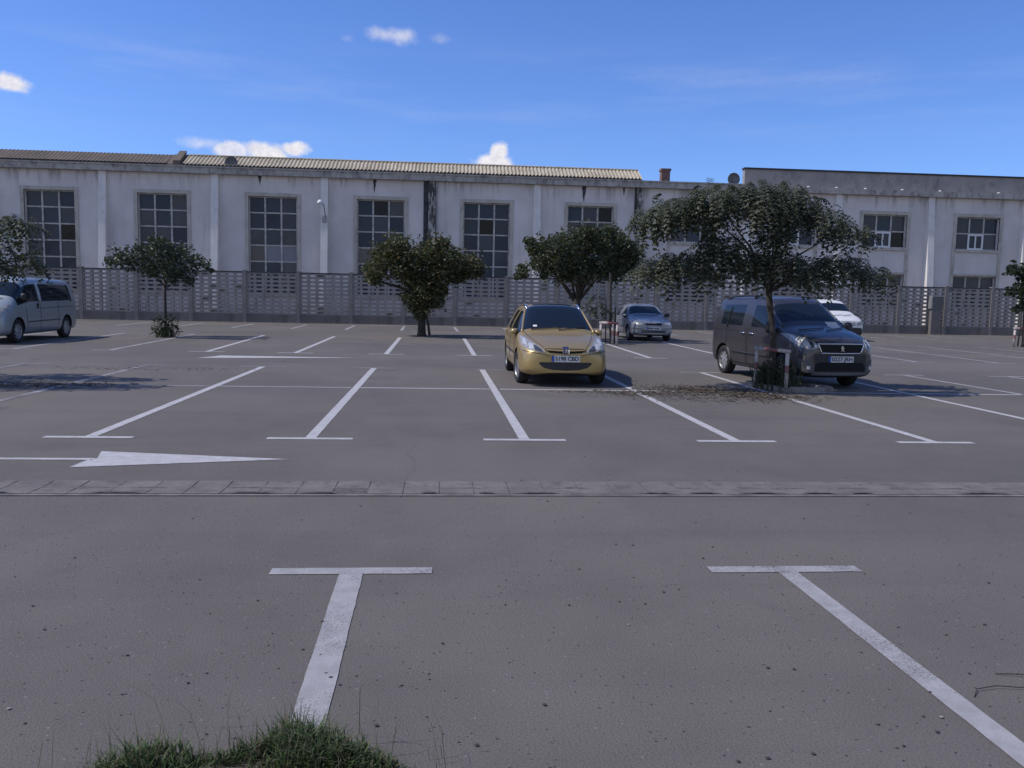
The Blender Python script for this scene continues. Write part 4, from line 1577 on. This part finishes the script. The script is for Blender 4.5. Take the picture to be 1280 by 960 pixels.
def wheel(root, x, y, r, sd, style, steer=0):
    h = MB()
    h.lathe([(-0.09, 0.001), (-0.09, r * 0.62), (0.02 * 1, r * 0.62), (0.02, 0.001)], 24, 'x')
    hub = h.build('wheel', 'arch', root, (x, y, r))
    hub.rotation_euler = (0, 0, (0 if sd > 0 else PI) + steer)
    t = MB()
    t.lathe([(-0.09, r * 0.64), (-0.10, r * 0.85), (-0.085, r * 0.97), (-0.05, r), (0.05, r), (0.085, r * 0.97), (0.10, r * 0.85), (0.092, r * 0.68), (0.08, r * 0.64), (0.0, r * 0.62)], 36, 'x')
    t.build('tyre', 'tyre', hub, smooth=True)
    rm = MB()
    R0 = r * 0.65
    rm.lathe([(0.03, R0 * 0.93), (0.078, R0 * 0.97), (0.086, R0), (0.07, R0 * 1.02)], 36, 'x')
    rm.lathe([(0.03, R0 * 0.22), (0.07, R0 * 0.22), (0.078, R0 * 0.15), (0.08, 0.001)], 20, 'x')
    ns, wd = (5, 0.20) if style == 'five' else (9, 0.15)
    for k in range(ns):
        a = 2 * PI * k / ns
        ca, sa = math.cos(a), math.sin(a)
        q = []
        for (rr_, ww, xx) in ((R0 * 0.18, wd * 0.9, 0.072), (R0 * 0.95, wd * 1.15, 0.062)):
            for s_ in (-1, 1):
                u, v_ = rr_, s_ * ww * R0
                q.append((xx, u * ca - v_ * sa, u * sa + v_ * ca))
        q2 = [(p[0] - 0.03, p[1], p[2]) for p in q]
        rm.add(q + q2, [(0, 1, 3, 2), (0, 4, 5, 1), (1, 5, 7, 3), (3, 7, 6, 2), (2, 6, 4, 0)])
    rm.build('rim', 'alloy' if style == 'five' else 'hubcap', hub)
    return hub


def text_obj(txt, size, mat, parent, loc, rx=PI / 2, depth=0.002):
    cu = bpy.data.curves.new('lettering', 'FONT')
    cu.body = txt
    cu.size = size
    cu.align_x = 'CENTER'
    cu.align_y = 'CENTER'
    cu.extrude = depth
    cu.offset = 0.0018
    t = bpy.data.objects.new('lettering', cu)
    COL.objects.link(t)
    dg = bpy.context.evaluated_depsgraph_get()
    me = bpy.data.meshes.new_from_object(t.evaluated_get(dg))
    bpy.data.objects.remove(t)
    me.materials.clear()
    me.materials.append(MT[mat])
    o = bpy.data.objects.new('lettering', me)
    COL.objects.link(o)
    o.parent = parent
    o.location = loc
    o.rotation_euler = (rx, 0, 0)
    return o


def number_plate(root, hit, zc, txt, kz, w_=0.50, h_=0.11):
    y = min(hit(x, zc + dz)[0].y for x in (-0.2, 0, 0.2) for dz in (-0.05, 0, 0.05)) - 0.012
    zc = zc * kz
    p = MB()
    p.box((-w_ / 2, y, zc - h_ / 2), (w_ / 2, y + 0.03, zc + h_ / 2))
    pl = p.build('number_plate', 'plate', root)
    b = MB()
    b.box((-w_ / 2, y - 0.0025, zc - h_ / 2), (-w_ / 2 + 0.045, y + 0.02, zc + h_ / 2))
    b.build('plate_band', 'plateblue', pl)
    if txt:
        o = text_obj(txt, 0.098, 'ink', pl, (0.02, y - 0.002, zc))
        wx = max(v.co.x for v in o.data.vertices) - min(v.co.x for v in o.data.vertices)
        o.scale = (min(1.1, (w_ - 0.085) / wx), 1.0, 1)
    else:
        m = MB()
        for (a, b2) in ((-0.2, -0.11), (-0.10, -0.02), (0.02, 0.08), (0.10, 0.20)):
            m.box((a, y - 0.002, zc - 0.035), (b2, y + 0.01, zc + 0.03))
        m.build('lettering', 'greyplastic', pl)
    return pl


LION = [(0.00, 0.50), (0.12, 0.46), (0.18, 0.34), (0.10, 0.24), (0.16, 0.12), (0.34, 0.20), (0.38, 0.14), (0.20, 0.00), (0.20, -0.16), (0.30, -0.30), (0.36, -0.46), (0.22, -0.46),
        (0.10, -0.30), (0.02, -0.18), (-0.08, -0.30), (-0.10, -0.46), (-0.24, -0.46), (-0.18, -0.26), (-0.12, -0.08), (-0.14, 0.08), (-0.32, 0.02), (-0.36, 0.10), (-0.18, 0.22), (-0.14, 0.40)]


def emblem(parent, x, y, z, s, mat):
    m = MB()
    n_ = len(LION)
    vs = [(x + p[0] * s, y, z + p[1] * s) for p in LION] + [(x + p[0] * s, y + 0.012, z + p[1] * s) for p in LION]
    m.add(vs, [tuple(range(n_ - 1, -1, -1))] + [(i, (i + 1) % n_, n_ + (i + 1) % n_, n_ + i) for i in range(n_)])
    return m.build('emblem', mat, parent)


def mirror_pods(root, W, y0, z0, mat, hit_side, w_=0.20, h_=0.15, out=0.10, k=(1, 1, 1)):
    for sd in (-1, 1):
        hp = hit_side(y0, z0 - 0.04, sd)[0]
        y, z = y0 * k[1], z0 * k[2]
        bx = abs(hp.x) if hp is not None else W / 2 - 0.05
        c = Vector((sd * (bx + out), y, z))
        bm = bmesh.new()
        bmesh.ops.create_icosphere(bm, subdivisions=3, radius=1.0)
        for v in bm.verts:
            q = v.co
            x_ = math.copysign(abs(q.x) ** 0.7, q.x) * w_ / 2
            z_ = math.copysign(abs(q.z) ** 0.7, q.z) * h_ / 2
            y_ = q.y * 0.085 if q.y < 0 else q.y * 0.03
            v.co = Vector((c.x + x_, c.y + y_, c.z + z_))
        me = bpy.data.meshes.new('mirror')
        bm.to_mesh(me)
        bm.free()
        me.materials.append(MT[mat])
        me.polygons.foreach_set('use_smooth', [True] * len(me.polygons))
        o = bpy.data.objects.new('mirror', me)
        COL.objects.link(o)
        o.parent = root
        s_ = MB()
        s_.tube([(sd * (bx - 0.03), y + 0.01, z - 0.05), (sd * (bx + out * 0.6), y, z - 0.04)], [0.03, 0.025], 8)
        s_.build('mirror_arm', 'blackplastic', o)


def handle(root, hit, y, z, sd, mat):
    p, nn = hit(y, z, sd)
    if p is None:
        return
    m = MB()
    m.tube([p + Vector((-sd * 0.01, -0.10, 0)), p + Vector((sd * 0.028, -0.075, 0)), p + Vector((sd * 0.03, 0.075, 0.004)), p + Vector((-sd * 0.01, 0.10, 0))], 0.014, 8)
    m.build('door_handle', mat, root, smooth=True)


def wipers(root, hit_front, pts):
    for (a, b) in pts:
        q = []
        for i in range(7):
            t = i / 6
            h = hit_front(a[0] + (b[0] - a[0]) * t, a[1] + (b[1] - a[1]) * t)
            if h[0] is not None:
                q.append(h[0] + h[1] * 0.018)
        if len(q) > 1:
            m = MB()
            m.tube(q, 0.010, 6)
            m.build('wiper', 'blackplastic', root)


def rails(root, hit_top, x, y0, y1, mat, rise=0.06):
    for sd in (-1, 1):
        pts = []
        for i in range(9):
            t = i / 8
            h = hit_top(sd * x, y0 + (y1 - y0) * t)[0]
            if h is None:
                continue
            pts.append(h + Vector((0, 0, rise * math.sin(PI * min(1, max(0, t))) ** 0.35 if 0 < t < 1 else -0.01)))
        m = MB()
        m.tube(pts, 0.02, 8)
        m.build('roof_rail', mat, root, smooth=True)


# ---- gold people carrier
def det_gold(root, patch, line, hf, hs, ht, L, W, H):
    patch('lower_grille', [(-0.50, 0.425, 0.46), (-0.42, 0.36, 0.46), (-0.25, 0.32, 0.46), (0, 0.31, 0.46), (0.25, 0.32, 0.46), (0.42, 0.36, 0.46), (0.50, 0.425, 0.46)], 'blackplastic', 0.004, 24, 4)
    gr_ = patch('upper_grille', [(-0.40, 0.675, 0.70), (-0.30, 0.63, 0.705), (0, 0.615, 0.705), (0.30, 0.63, 0.705), (0.40, 0.675, 0.70)], 'seam', 0.004, 20, 4)
    patch('grille_bar', [(-0.38, 0.668, 0.684), (0, 0.655, 0.675), (0.38, 0.668, 0.684)], 'gold', 0.016, 20, 2, gr_)
    sh = patch('badge', [(-0.055, 0.635, 0.715), (-0.04, 0.615, 0.72), (0.04, 0.615, 0.72), (0.055, 0.635, 0.715)], 'badge', 0.024, 6, 3, gr_)
    emblem(sh, 0, hf(0, 0.665)[0].y - 0.036, 0.668 * 0.965, 0.082, 'chrome')
    for sd in (-1, 1):
        m = MB()
        y_ = hf(0, 0.66)[0].y - 0.03
        m.tube([(sd * 0.060, y_, 0.675), (sd * 0.050, y_, 0.598)], 0.008, 6)
        m.build('badge_trim', 'chrome', gr_)
        c = [(0.40, 0.635, 0.66), (0.50, 0.64, 0.735), (0.60, 0.655, 0.80), (0.68, 0.67, 0.85), (0.755, 0.70, 0.89), (0.80, 0.76, 0.89)]
        hl = patch('headlight', [(sd * a, b, d) for a, b, d in c], 'lens', 0.006, 14, 6)
        patch('reflector', [(sd * 0.60, 0.69, 0.76), (sd * 0.645, 0.68, 0.78), (sd * 0.68, 0.69, 0.77)], 'reflector', 0.013, 5, 3, hl)
        patch('indicator', [(sd * 0.71, 0.745, 0.84), (sd * 0.765, 0.76, 0.86)], 'reflector', 0.013, 4, 3, hl)
        patch('lamp_shadow', [(sd * 0.44, 0.648, 0.672), (sd * 0.54, 0.658, 0.74), (sd * 0.585, 0.67, 0.75)], 'lensdark', 0.012, 6, 3, hl)
        line('bumper_seam', [(sd * 0.80, 0.655), (sd * 0.62, 0.632), (sd * 0.40, 0.60), (sd * 0.30, 0.58)], 0.006, 'seam', hf)
        line('bonnet_seam', [(sd * 0.41, 0.72), (sd * 0.52, 0.80), (sd * 0.64, 0.90), (sd * 0.70, 0.97)], 0.005, 'seam', hf)
        for yy in (-0.02, 1.02):
            handle(root, lambda y, z, s=sd: hs(y, z, s), yy + 0.25, 0.92, sd, 'gold')
        s2 = lambda y, z, q=sd: hs(y, z, q)
        line('door_seam', [(-0.95, 0.40), (-0.85, 0.95)], 0.006, 'seam', s2)
        line('door_seam', [(0.15, 0.36), (0.15, 0.97)], 0.006, 'seam', s2)
        line('side_moulding', [(-0.85, 0.55), (0.95, 0.57)], 0.018, 'blackplastic', s2)
    for sd in (-1, 1):
        line('windscreen_pillar', [(sd * 0.735, 0.955), (sd * 0.665, 1.17), (sd * 0.585, 1.40)], 0.024, 'gold', hf, 0.002)
    number_plate(root, hf, 0.525, '5198 CBD', GOLD['kd'][2])
    mirror_pods(root, W, -0.80, 0.955, 'gold', hs, 0.15, 0.12, 0.035, k=GOLD['kd'])
    rails(root, ht, 0.56, -0.25, 1.75, 'chrome', 0.05)
    m = patch('windscreen_sticker', [(-0.50, 1.055, 1.085), (-0.42, 1.06, 1.09)], 'paper', 0.006, 3, 2, None, hf, 0.002)
    wipers(root, hf, [((-0.55, 1.0), (0.05, 1.045)), ((0.0, 1.0), (0.55, 1.05))])


GOLD = dict(cat='car', kd=(0.925, 0.93, 0.965), L=4.12, W=1.625, H=1.445, paint='gold', wheel_r=0.30, fo=0.79, wb=2.52, rim='five', steer=0.12, ws=(5, 6), side=(5, 6, 7, 9, 11), rear=(12,), roofglass=(7, 8, 9),
            lowplastic=(0,), detail=det_gold, stations=[
    (0.00, 0.26, 0.56, (0.55, 0.56), (0.50, 0.63), (0.36, 0.66), 0.67),
    (0.10, 0.20, 0.78, (0.76, 0.62), (0.64, 0.70), (0.42, 0.73), 0.74),
    (0.42, 0.17, 0.87, (0.85, 0.735), (0.74, 0.79), (0.46, 0.835), 0.845),
    (0.80, 0.17, 0.88, (0.87, 0.83), (0.77, 0.885), (0.48, 0.915), 0.925),
    (1.02, 0.17, 0.88, (0.87, 0.87), (0.765, 0.92), (0.50, 0.95), 0.96),
    (1.08, 0.17, 0.88, (0.87, 0.88), (0.75, 0.935), (0.50, 0.975), 0.985),
    (1.86, 0.17, 0.88, (0.87, 0.97), (0.60, 1.40), (0.46, 1.455), 1.475),
    (1.98, 0.17, 0.88, (0.87, 0.975), (0.60, 1.425), (0.48, 1.485), 1.505),
    (2.40, 0.17, 0.88, (0.87, 0.98), (0.61, 1.44), (0.49, 1.51), 1.53),
    (2.50, 0.17, 0.88, (0.87, 0.98), (0.61, 1.44), (0.49, 1.51), 1.53),
    (3.30, 0.17, 0.88, (0.87, 0.99), (0.61, 1.43), (0.49, 1.505), 1.52),
    (3.40, 0.17, 0.88, (0.87, 0.99), (0.61, 1.43), (0.49, 1.50), 1.515),
    (4.05, 0.18, 0.87, (0.85, 1.00), (0.60, 1.38), (0.48, 1.45), 1.47),
    (4.32, 0.22, 0.84, (0.80, 0.98), (0.66, 1.02), (0.50, 1.06), 1.08),
    (4.42, 0.30, 0.76, (0.74, 0.80), (0.64, 0.86), (0.45, 0.90), 0.92)])
make_car('parked_car', 'gold people carrier with silver roof rails parked facing the camera across a bay line', (2.20, 14.72 + 2.06, 0), 0.0, GOLD)


# ---- dark people carrier
def det_slate(root, patch, line, hf, hs, ht, L, W, H):
    gr_ = patch('grille', [(-0.52, 0.79, 0.885), (-0.46, 0.735, 0.885), (0, 0.73, 0.885), (0.46, 0.735, 0.885), (0.52, 0.79, 0.885)], 'seam', 0.006, 20, 4)
    for pts in ([(-0.54, 0.895), (0, 0.90), (0.54, 0.895)], [(-0.47, 0.722), (0, 0.716), (0.47, 0.722)], [(-0.54, 0.895), (-0.47, 0.722)], [(0.54, 0.895), (0.47, 0.722)]):
        line('grille_frame', pts, 0.013, 'chrome', hf, 0.008, gr_)
    emblem(gr_, 0, hf(0, 0.81)[0].y - 0.035, 0.81 * 0.93, 0.11, 'chrome')
    patch('intake', [(-0.60, 0.36, 0.50), (-0.50, 0.36, 0.54), (0.50, 0.36, 0.54), (0.60, 0.36, 0.50)], 'seam', 0.005, 18, 4)
    patch('plate_panel', [(-0.62, 0.52, 0.70), (0.62, 0.52, 0.70)], 'blackplastic', 0.004, 18, 4)
    patch('skid_bar', [(-0.66, 0.295, 0.345), (0, 0.285, 0.345), (0.66, 0.295, 0.345)], 'greyplastic', 0.016, 16, 3)
    for sd in (-1, 1):
        c = [(0.52, 0.83, 0.865), (0.60, 0.80, 0.93), (0.70, 0.785, 1.00), (0.78, 0.79, 1.045), (0.84, 0.83, 1.07), (0.875, 0.93, 1.06)]
        hl = patch('headlight', [(sd * a, b, d) for a, b, d in c], 'lens', 0.008, 14, 6)
        patch('reflector', [(sd * 0.70, 0.835, 0.93), (sd * 0.745, 0.82, 0.97), (sd * 0.79, 0.84, 0.96)], 'reflector', 0.015, 5, 4, hl)
        patch('reflector', [(sd * 0.58, 0.83, 0.875), (sd * 0.62, 0.825, 0.89)], 'reflector', 0.015, 3, 3, hl)
        patch('lamp_shadow', [(sd * 0.63, 0.82, 0.93), (sd * 0.69, 0.815, 0.96)], 'lensdark', 0.013, 4, 3, hl)
        patch('indicator', [(sd * 0.815, 0.90, 1.02), (sd * 0.85, 0.93, 1.04)], 'reflector', 0.014, 3, 3, hl)
        patch('bumper_corner', [(sd * 0.62, 0.36, 0.44), (sd * 0.72, 0.33, 0.56), (sd * 0.82, 0.36, 0.60), (sd * 0.86, 0.42, 0.60)], 'greyplastic', 0.012, 8, 4)
        patch('fog_lamp', [(sd * 0.70, 0.40, 0.46), (sd * 0.76, 0.40, 0.47)], 'reflector', 0.02, 4, 3)
        s2 = lambda y, z, q=sd: hs(y, z, q)
        for pts in ([(-0.98, 0.42), (-0.95, 0.95), (-0.72, 1.10)], [(0.22, 0.36), (0.22, 1.08)], [(0.28, 0.36), (0.30, 1.1)], [(1.28, 0.72), (1.30, 1.1)], [(0.35, 1.02), (1.95, 1.04)]):
            line('door_seam', pts, 0.006, 'seam', s2)
        line('side_moulding', [(-0.85, 0.56), (0.95, 0.56)], 0.025, 'blackplastic', s2, 0.004)
        line('sill', [(-0.9, 0.27), (0.98, 0.27)], 0.04, 'blackplastic', s2, -0.01)
        line('arch_trim', [(-1.33 + 0.37 * math.cos(a), 0.33 + 0.37 * math.sin(a)) for a in [PI * i / 10 for i in range(11)]], 0.022, 'greyplastic', s2, 0.006, nsub=2)
        line('arch_trim', [(1.40 + 0.37 * math.cos(a), 0.33 + 0.37 * math.sin(a)) for a in [PI * i / 10 for i in range(11)]], 0.022, 'greyplastic', s2, 0.006, nsub=2)
        handle(root, s2_ := (lambda y, z, s=sd: hs(y, z, sd)), 0.05, 1.0, sd, 'chrome')
        handle(root, s2_, 0.45, 1.0, sd, 'chrome')
        line('window_pillar', [(1.28, 1.10), (1.24, 1.56)], 0.02, 'seam', s2)
    for sd in (-1, 1):
        line('windscreen_pillar', [(sd * 0.775, 1.20), (sd * 0.73, 1.40), (sd * 0.69, 1.58)], 0.026, 'slate', hf, 0.002)
    number_plate(root, hf, 0.60, '0227 JRH', SLATE['kd'][2])
    mirror_pods(root, W, -0.92, 1.17, 'blackplastic', hs, 0.18, 0.24, 0.11, k=SLATE['kd'])
    rails(root, ht, 0.64, -0.35, 1.75, 'blackplastic', 0.055)
    patch('paper_sheet', [(0.30, 1.175, 1.30), (0.60, 1.185, 1.30)], 'paper', 0.004, 5, 3, None, hf, 0.002)
    wipers(root, hf, [((-0.62, 1.13), (0.05, 1.17)), ((0.0, 1.13), (0.62, 1.18))])


SLATE = dict(cat='car', kd=(0.840, 0.925, 0.93), L=3.98, W=1.52, H=1.70, paint='slate', wheel_r=0.305, fo=0.80, wb=2.52, rim='nine', steer=-0.10, ws=(5,), side=(5, 6, 7, 9), rear=(12,), lowplastic=(0, 1),
             detail=det_slate, stations=[
    (0.00, 0.26, 0.66, (0.66, 0.70), (0.60, 0.80), (0.40, 0.86), 0.87),
    (0.09, 0.21, 0.84, (0.82, 0.76), (0.72, 0.88), (0.44, 0.94), 0.95),
    (0.42, 0.20, 0.90, (0.885, 0.92), (0.78, 1.02), (0.48, 1.05), 1.06),
    (0.80, 0.20, 0.905, (0.895, 1.02), (0.79, 1.10), (0.50, 1.13), 1.14),
    (0.98, 0.20, 0.905, (0.895, 1.06), (0.78, 1.14), (0.52, 1.17), 1.18),
    (1.04, 0.20, 0.905, (0.895, 1.07), (0.77, 1.165), (0.53, 1.20), 1.21),
    (1.80, 0.20, 0.905, (0.895, 1.10), (0.70, 1.60), (0.58, 1.685), 1.71),
    (1.95, 0.20, 0.905, (0.895, 1.10), (0.71, 1.63), (0.60, 1.725), 1.75),
    (2.35, 0.20, 0.905, (0.895, 1.10), (0.73, 1.65), (0.62, 1.75), 1.78),
    (2.50, 0.20, 0.905, (0.895, 1.10), (0.73, 1.65), (0.62, 1.76), 1.785),
    (4.10, 0.20, 0.90, (0.885, 1.12), (0.73, 1.62), (0.62, 1.74), 1.77),
    (4.22, 0.22, 0.89, (0.875, 1.12), (0.72, 1.58), (0.61, 1.70), 1.73),
    (4.28, 0.24, 0.88, (0.865, 1.10), (0.71, 1.55), (0.58, 1.64), 1.67),
    (4.38, 0.30, 0.82, (0.82, 1.05), (0.74, 1.10), (0.55, 1.12), 1.13)])
make_car('parked_car', 'dark slate people carrier with black roof rails parked behind the large shade tree', (7.06, 16.85, 0), rad(6.5), SLATE)


# ---- silver hatchback
def det_silver(root, patch, line, hf, hs, ht, L, W, H):
    gr_ = patch('grille', [(-0.36, 0.62, 0.685), (-0.30, 0.60, 0.69), (0.30, 0.60, 0.69), (0.36, 0.62, 0.685)], 'seam', 0.006, 12, 3)
    line('grille_frame', [(-0.37, 0.685), (-0.31, 0.595), (0.31, 0.595), (0.37, 0.685)], 0.014, 'chrome', hf, 0.004, gr_)
    patch('lower_grille', [(-0.48, 0.33, 0.42), (0.48, 0.33, 0.42)], 'blackplastic', 0.006, 14, 3)
    line('grille_bar', [(-0.47, 0.375), (0.47, 0.375)], 0.008, 'greyplastic', hf, 0.01)
    for sd in (-1, 1):
        hl = patch('headlight', [(sd * a, b, d) for a, b, d in [(0.42, 0.60, 0.685), (0.60, 0.595, 0.72), (0.72, 0.60, 0.74), (0.79, 0.64, 0.74)]], 'lens', 0.006, 10, 4)
        patch('reflector', [(sd * 0.58, 0.625, 0.70), (sd * 0.68, 0.625, 0.71)], 'reflector', 0.013, 4, 3, hl)
        patch('fog_lamp', [(sd * 0.62, 0.34, 0.40), (sd * 0.70, 0.34, 0.40)], 'lens', 0.01, 4, 3)
        line('bumper_moulding', [(sd * 0.80, 0.50), (sd * 0.45, 0.48), (sd * 0.36, 0.47)], 0.016, 'greyplastic', hf, 0.002)
        line('bonnet_seam', [(sd * 0.40, 0.70), (sd * 0.58, 0.80), (sd * 0.66, 0.88)], 0.005, 'seam', hf)
        s2 = lambda y, z, q=sd: hs(y, z, q)
        line('door_seam', [(-0.72, 0.36), (-0.70, 0.86)], 0.006, 'seam', s2)
        line('side_moulding', [(-0.7, 0.52), (1.0, 0.53)], 0.02, 'greyplastic', s2)
        handle(root, lambda y, z, s=sd: hs(y, z, sd), 0.22, 0.78, sd, 'silver')
    for sd in (-1, 1):
        line('windscreen_pillar', [(sd * 0.71, 0.955), (sd * 0.64, 1.13), (sd * 0.56, 1.32)], 0.024, 'silver', hf, 0.002)
    number_plate(root, hf, 0.50, None, SILVER['kd'][2])
    mirror_pods(root, W, -0.72, 0.98, 'blackplastic', hs, 0.21, 0.14, 0.12, k=SILVER['kd'])
    for sd in (-1, 1):
        mg = MB()
        mg.box((sd * (W / 2 + 0.04) - 0.07, -0.79, 0.915), (sd * (W / 2 + 0.04) + 0.07, -0.765, 0.985))
        mg.build('mirror_glint', 'winwhite', root) if sd < 0 else None
    wipers(root, hf, [((-0.5, 0.955), (0.0, 0.99)), ((0.0, 0.955), (0.5, 0.99))])


SILVER = dict(cat='car', kd=(0.96, 0.96, 0.97), L=3.95, W=1.64, H=1.38, paint='silver', wheel_r=0.285, fo=0.79, wb=2.50, rim='nine', ws=(5,), side=(5, 6, 8), rear=(9,), lowplastic=(0,), detail=det_silver, stations=[
    (0.00, 0.26, 0.58, (0.57, 0.58), (0.50, 0.64), (0.36, 0.67), 0.68),
    (0.09, 0.20, 0.77, (0.75, 0.63), (0.64, 0.70), (0.40, 0.73), 0.74),
    (0.45, 0.18, 0.85, (0.83, 0.72), (0.72, 0.79), (0.45, 0.83), 0.84),
    (0.90, 0.18, 0.855, (0.845, 0.80), (0.74, 0.87), (0.48, 0.91), 0.92),
    (1.15, 0.18, 0.855, (0.845, 0.84), (0.73, 0.91), (0.49, 0.945), 0.955),
    (1.20, 0.18, 0.855, (0.845, 0.85), (0.715, 0.93), (0.49, 0.97), 0.98),
    (1.90, 0.18, 0.855, (0.845, 0.90), (0.57, 1.32), (0.44, 1.375), 1.39),
    (2.05, 0.18, 0.855, (0.845, 0.91), (0.57, 1.34), (0.45, 1.40), 1.415),
    (2.45, 0.18, 0.855, (0.845, 0.91), (0.58, 1.35), (0.46, 1.415), 1.43),
    (3.30, 0.18, 0.855, (0.84, 0.93), (0.57, 1.32), (0.45, 1.38), 1.395),
    (3.90, 0.20, 0.83, (0.80, 0.95), (0.62, 0.99), (0.46, 1.01), 1.02),
    (4.11, 0.28, 0.74, (0.72, 0.78), (0.62, 0.84), (0.44, 0.86), 0.87)])
make_car('parked_car', 'silver hatchback parked facing the camera beyond the gold car, near the perforated fence', (7.86, 32.9, 0), rad(0.5), SILVER)


# ---- white small van
def det_white(root, patch, line, hf, hs, ht, L, W, H):
    patch('grille', [(-0.42, 0.70, 0.80), (0.42, 0.70, 0.80)], 'greyplastic', 0.006, 10, 3)
    line('grille_bar', [(-0.42, 0.75), (0.42, 0.75)], 0.014, 'white', hf, 0.01)
    for sd in (-1, 1):
        patch('headlight', [(sd * a, b, d) for a, b, d in [(0.50, 0.70, 0.82), (0.66, 0.70, 0.87), (0.78, 0.76, 0.90)]], 'lens', 0.008, 8, 4)
        s2 = lambda y, z, q=sd: hs(y, z, q)
        line('door_seam', [(-0.80, 0.42), (-0.80, 1.0)], 0.006, 'seam', s2)
        line('door_seam', [(0.3, 0.36), (0.3, 1.05)], 0.006, 'seam', s2)
    patch('front_bumper', [(-0.80, 0.36, 0.56), (-0.70, 0.28, 0.60), (0, 0.27, 0.61), (0.70, 0.28, 0.60), (0.80, 0.36, 0.56)], 'blackplastic', 0.02, 18, 4)
    number_plate(root, hf, 0.47, None, WHITE['kd'][2])
    mirror_pods(root, W, -0.80, 1.10, 'blackplastic', hs, 0.17, 0.2, 0.1, k=WHITE['kd'])
    wipers(root, hf, [((-0.5, 1.10), (0.05, 1.14)), ((0.0, 1.10), (0.5, 1.14))])
    m = MB()
    h = ht(0.1, -0.2)[0]
    m.tube([h, h + Vector((0, 0.12, 0.22))], [0.012, 0.006], 6)
    m.build('aerial', 'blackplastic', root)


WHITE = dict(SLATE, L=3.8, W=1.62, H=1.70, paint='white', fo=0.74, wb=2.45, side=(5, 6, 7), rear=(12,), detail=det_white, lowplastic=(0, 1), wheel_r=0.30, steer=0)
make_car('parked_van', 'small white van with black bumper, mostly hidden behind the dark people carrier', (16.6, 35.5, 0), rad(1), dict(WHITE, cat='van'))


# ---- silver passenger van
def det_van(root, patch, line, hf, hs, ht, L, W, H):
    patch('grille', [(-0.48, 0.74, 0.86), (0.48, 0.74, 0.86)], 'seam', 0.006, 10, 3)
    patch('intake', [(-0.62, 0.30, 0.42), (0.62, 0.30, 0.42)], 'blackplastic', 0.006, 12, 3)
    for sd in (-1, 1):
        hl = patch('headlight', [(sd * a, b, d) for a, b, d in [(0.56, 0.78, 0.88), (0.70, 0.76, 1.0), (0.82, 0.78, 1.12), (0.90, 0.88, 1.16)]], 'lens', 0.008, 10, 5)
        patch('reflector', [(sd * 0.68, 0.80, 0.92), (sd * 0.76, 0.81, 0.96)], 'reflector', 0.015, 4, 3, hl)
        s2 = lambda y, z, q=sd: hs(y, z, q)
        for pts in ([(-1.02, 0.42), (-1.10, 1.02)], [(-0.22, 0.36), (-0.22, 1.12)], [(0.95, 0.40), (0.98, 1.2)], [(-0.2, 0.98), (2.0, 1.02)]):
            line('door_seam', pts, 0.007, 'seam', s2)
        line('side_moulding', [(-1.0, 0.60), (1.05, 0.62)], 0.022, 'greyplastic', s2)
        line('window_pillar', [(-0.22, 1.16), (-0.20, 1.72)], 0.06, 'vansilver', s2, 0.0)
        line('window_pillar', [(1.90, 1.18), (1.86, 1.70)], 0.03, 'seam', s2, 0.0)
        h_ = MB()
        p = hs(-0.38, 1.06, sd)[0]
        h_.box((p.x - 0.02, -0.42, 0.93), (p.x + 0.02 * sd + 0.01, -0.36, 1.08))
        h_.build('door_handle', 'blackplastic', root)
    number_plate(root, hf, 0.55, None, VAN['kd'][2])
    mirror_pods(root, W, -1.30, 1.32, 'blackplastic', hs, 0.16, 0.23, 0.10, k=VAN['kd'])
    wipers(root, hf, [((-0.6, 1.24), (0.05, 1.28)), ((0.0, 1.24), (0.6, 1.28))])


VAN = dict(cat='van', kd=(0.975, 1, 0.955), L=4.78, W=1.85, H=1.84, paint='vansilver', wheel_r=0.33, fo=0.83, wb=3.10, rim='nine', ws=(4,), side=(4, 5, 6, 7, 8), rear=(10,), lowplastic=(0,), lowmat='greyplastic', detail=det_van, stations=[
    (0.00, 0.26, 0.70, (0.68, 0.72), (0.62, 0.80), (0.42, 0.86), 0.87),
    (0.09, 0.21, 0.88, (0.86, 0.82), (0.76, 0.92), (0.46, 0.97), 0.98),
    (0.40, 0.20, 0.94, (0.92, 1.00), (0.82, 1.10), (0.52, 1.14), 1.15),
    (0.66, 0.20, 0.95, (0.94, 1.10), (0.83, 1.20), (0.58, 1.24), 1.25),
    (0.72, 0.20, 0.95, (0.94, 1.12), (0.82, 1.24), (0.60, 1.28), 1.29),
    (1.45, 0.20, 0.95, (0.94, 1.17), (0.76, 1.72), (0.66, 1.83), 1.86),
    (1.62, 0.20, 0.95, (0.94, 1.17), (0.77, 1.76), (0.68, 1.88), 1.91),
    (2.10, 0.20, 0.95, (0.94, 1.17), (0.78, 1.78), (0.69, 1.90), 1.93),
    (2.80, 0.20, 0.95, (0.94, 1.18), (0.78, 1.78), (0.69, 1.90), 1.93),
    (4.45, 0.20, 0.95, (0.94, 1.20), (0.78, 1.76), (0.69, 1.88), 1.91),
    (4.66, 0.22, 0.94, (0.93, 1.20), (0.77, 1.72), (0.67, 1.83), 1.86),
    (4.78, 0.30, 0.88, (0.88, 1.14), (0.80, 1.22), (0.62, 1.25), 1.26)])
make_car('parked_van', 'pale silver passenger van cut off by the left edge, seen from its front corner', (-12.50, 26.0, 0), rad(0.5), VAN)
